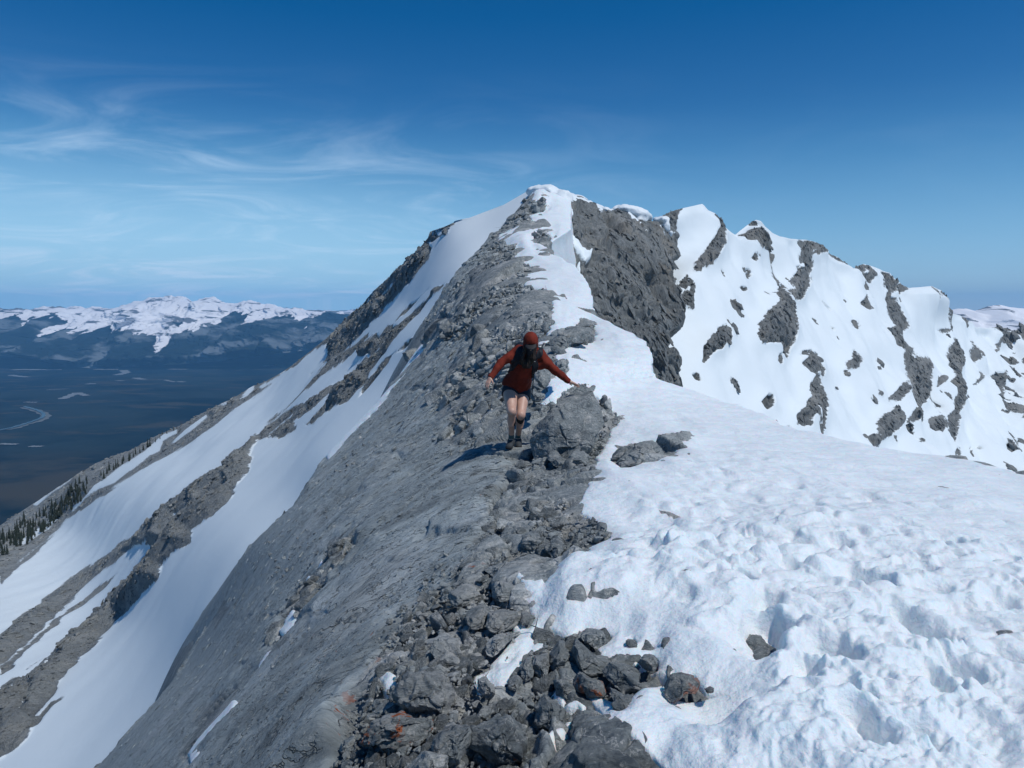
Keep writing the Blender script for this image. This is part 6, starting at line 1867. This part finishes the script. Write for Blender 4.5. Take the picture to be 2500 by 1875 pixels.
def shorts_sdf(Q):
    Qf = Q + (folds(Q, 0.07, 0.006, 12))[:, None] * np.array([1, 1, 0.3])
    d = smin(limbs(Qf, 0.014), sd_ell(Qf, pel, (0.170, 0.120, 0.125)), 0.05)
    a = (Q - (hipL * 0.80 + knL * 0.20)) @ ((knL - hipL) / np.linalg.norm(knL - hipL)) - 0.25 * (Q[:, 0] - hipL[0])
    b_ = (Q - (hipR * 0.72 + knR * 0.28)) @ ((knR - hipR) / np.linalg.norm(knR - hipR))
    mid = (hipL[0] + hipR[0]) / 2
    cut = np.where(Q[:, 0] < mid, a, b_)
    d = np.maximum(d, cut)
    d = np.maximum(d, Q[:, 2] - (wst[2]))
    return d
part('shorts', chunked(shorts_sdf), np.array([hipL[0] - .2, PD - .4, knL[2]]), np.array([hipR[0] + .2, PD + .4, wst[2] + .05]), 0.008, m_navy)


def between(Q, a, b_):
    ax = (b_ - a) / np.linalg.norm(b_ - a); l = np.linalg.norm(b_ - a)
    t = (Q - a) @ ax
    return np.maximum(-t, t - l)
for nm, kn, an, sgn in (('sock', knL, anL, -1), ('sock', knR, anR, 1)):
    top = an + (kn - an) * 0.19
    def sk(Q, an=an, top=top, kn=kn):
        d = np.minimum(sd_cone(Q, top, an, 0.0415, 0.042), sd_cone(Q, an, an + np.array([0, 0.01, -0.05]), 0.042, 0.047))
        return np.maximum(d, (Q - top) @ ((kn - an) / np.linalg.norm(kn - an)))
    part('sock', sk, np.minimum(an, top) - 0.09, np.maximum(an, top) + 0.08, 0.006, m_sock)
for an, toe in ((anL, toeL), (anR, toeR)):
    def sh(Q, an=an, toe=toe):
        d = foot(Q, an + np.array([0, 0, -0.012]), toe, 0.008)
        d = np.maximum(d, (Q[:, 2] - (an[2] - 0.018) - 0.25 * np.maximum(0, Q[:, 1] - an[1])))
        zs = an[2] - 0.128
        return np.maximum(d, zs - Q[:, 2] )
    s_ = part('shoe', sh, np.minimum(an, toe) - np.array([.09, .09, .09]), np.maximum(an, toe) + np.array([.09, .13, .05]), 0.006, m_shoe)
    def so(Q, an=an, toe=toe):
        heel = an + np.array([0, 0.055, -0.112])
        t2 = toe + np.array([0, -0.01, -0.012]); t2[2] = heel[2]
        q = Q.copy(); q[:, 2] = heel[2] + (Q[:, 2] - heel[2]) * 2.4
        return sd_cone(q, heel, t2, 0.044, 0.048)
    part('sole', so, np.minimum(an, toe) - np.array([.09, .09, .09]), np.maximum(an, toe) + np.array([.09, .13, .05]), 0.006, m_sole, parent=s_)

# the block of bedrock the hiker stands on
ft = (anL + anR) / 2 + np.array([-0.02, -0.03, 0]); ztop = anL[2] - 0.142
def step_sdf(Q):
    n_ = fbm(Q, 0.30, 5, 0.55, 44) * 0.030
    q = Q - np.array([ft[0], ft[1], ztop - 0.22])
    q = q + (fbm(Q, 0.5, 2, 0.5, 45) * 0.04)[:, None] * np.array([1, 1, 0])
    a = math.radians(24); x = q[:, 0] * math.cos(a) - q[:, 1] * math.sin(a); y = q[:, 0] * math.sin(a) + q[:, 1] * math.cos(a)
    z = q[:, 2] - 0.10 * (q[:, 0]) - 0.04 * q[:, 1]
    d = np.stack([np.abs(x) - 0.34, np.abs(y) - 0.27, np.abs(z) - 0.20], 1)
    return np.linalg.norm(np.maximum(d, 0), axis=1) + np.minimum(d.max(1), 0) - 0.02 + n_
V_, Q_ = surface_nets(step_sdf, ft + np.array([-.65, -.6, -.75]), ft + np.array([.65, .6, .1]), 0.018)
me_ = mesh_np('rock_block', V_, Q_, m_ridge, {'block': np.ones(len(V_)), 'tone': np.full(len(V_), 0.15), 'lichen': np.full(len(V_), 0.2)})
link('rock_block', me_, ridge)

# knee tape and calf wrap on the far leg
kt = j5(762, 1045, 0)
def tape(Q):
    g_ = limbs(Q, 0.005)
    return np.maximum(g_, sd_cone(Q, j5(766, 1030, -0.18), j5(742, 1120, -0.14), 0.022, 0.020))
part('knee_strap', chunked(tape), j5(700, 1180, -0.3) - 0.02, j5(800, 1000, 0.1) + 0.03, 0.005, m_black)
def wrap(Q):
    axk = (anR - knR) / np.linalg.norm(anR - knR)
    t = (Q - knR) @ axk
    q = limbs(Q, 0.006)
    d = np.maximum(q, np.maximum(0.055 - t, t - 0.155 + 0.6 * np.abs(Q[:, 0] - knR[0] - 0.0)))
    return np.maximum(d, (anL[0] + anR[0]) / 2 - 0.012 - Q[:, 0])
part('calf_wrap', chunked(wrap), knR - np.array([.12, .16, .25]), knR + np.array([.12, .16, .05]), 0.005, m_black)

# --- backpack: bag behind the shoulders, straps in front
def ribbon_sdf(pts, r, flat, nrm):
    def f(Q):
        d = None
        for a, b_ in zip(pts[:-1], pts[1:]):
            e = sd_cone(Q, a, b_, r, r)
            d = e if d is None else np.minimum(d, e)
        return d
    return f
back_c = chest + np.array([-0.02, 0.20, -0.03])
def bag(Q):
    Qf = Q + (fbm(Q, 0.09, 3, 0.5, 23) * 0.012)[:, None]
    d = sd_ell(Qf, back_c, (0.165, 0.12, 0.26), TM)
    d = smin(d, sd_ell(Qf, back_c + np.array([0, 0.03, 0.15]), (0.15, 0.10, 0.10), TM), 0.06)
    return np.maximum(d, -pull_sdf(Q) - 0.004)
part('bag', chunked(bag), back_c - 0.38, back_c + 0.38, 0.011, m_black, parent=PK)
def on_surface(base, r):
    return base
def strap(pts, r):
    P_ = np.array(pts)
    def f(Q):
        d = None
        for a, b_ in zip(P_[:-1], P_[1:]):
            e = sd_cone(Q, a, b_, r, r); d = e if d is None else np.minimum(d, e)
        return np.maximum(d, np.abs(pull_sdf(Q) - 0.004) - 0.012)
    return f, P_.min(0) - r - 0.03, P_.max(0) + r + 0.03
for nm, pts, r in (('shoulder_strap', [j5(790, 300, -0.10), j5(770, 370, -0.32), j5(745, 450, -0.32), j5(700, 540, -0.14), j5(650, 560, 0.05)], 0.048),
                   ('shoulder_strap', [j5(1010, 330, -0.10), j5(1000, 400, -0.28), j5(970, 480, -0.30), j5(940, 570, -0.18), j5(945, 640, -0.05)], 0.046),
                   ('chest_strap', [j5(720, 480, -0.30), j5(850, 490, -0.34), j5(955, 490, -0.28)], 0.05)):
    f, l_, h_ = strap(pts, r)
    part(nm, chunked(f), l_, h_, 0.007, m_black, parent=PK)
def tubes(lst):
    def f(Q):
        d = None
        for a, b_, ra, rb in lst:
            e = sd_cone(Q, a, b_, ra, rb); d = e if d is None else np.minimum(d, e)
        return d
    A_ = np.array([x for l in lst for x in l[:2]])
    return f, A_.min(0) - 0.05, A_.max(0) + 0.05
f, l_, h_ = tubes([(j5(935, 620, -0.13), j5(925, 760, -0.08), 0.008, 0.007), (j5(925, 760, -0.08), j5(918, 845, -0.06), 0.006, 0.005)])
part('strap_end', f, l_, h_, 0.005, m_black, parent=PK)
f, l_, h_ = tubes([(j5(1000, 360, 0.05), j5(1052, 265, 0.10), 0.012, 0.009), (j5(1015, 365, 0.06), j5(1040, 320, 0.10), 0.014, 0.012)])
part('pole_tip', f, l_, h_, 0.005, m_metal, parent=PK)
f, l_, h_ = tubes([(j5(940, 400, -0.34), j5(962, 360, -0.32), 0.006, 0.006)])
part('buckle', f, l_, h_, 0.004, m_white, parent=PK)
f, l_, h_ = tubes([(j5(935, 470, -0.34), j5(950, 474, -0.34), 0.004, 0.004)])
part('buckle', f, l_, h_, 0.003, m_white, parent=PK)
# drawcords and chest zip
f, l_, h_ = tubes([(j5(828, 560, -0.32), j5(832, 610, -0.27), 0.004, 0.004), (j5(868, 560, -0.31), j5(862, 600, -0.27), 0.004, 0.004)])
part('drawcord', f, l_, h_, 0.004, m_rust_dk, parent=pull)
print('person done', flush=True)
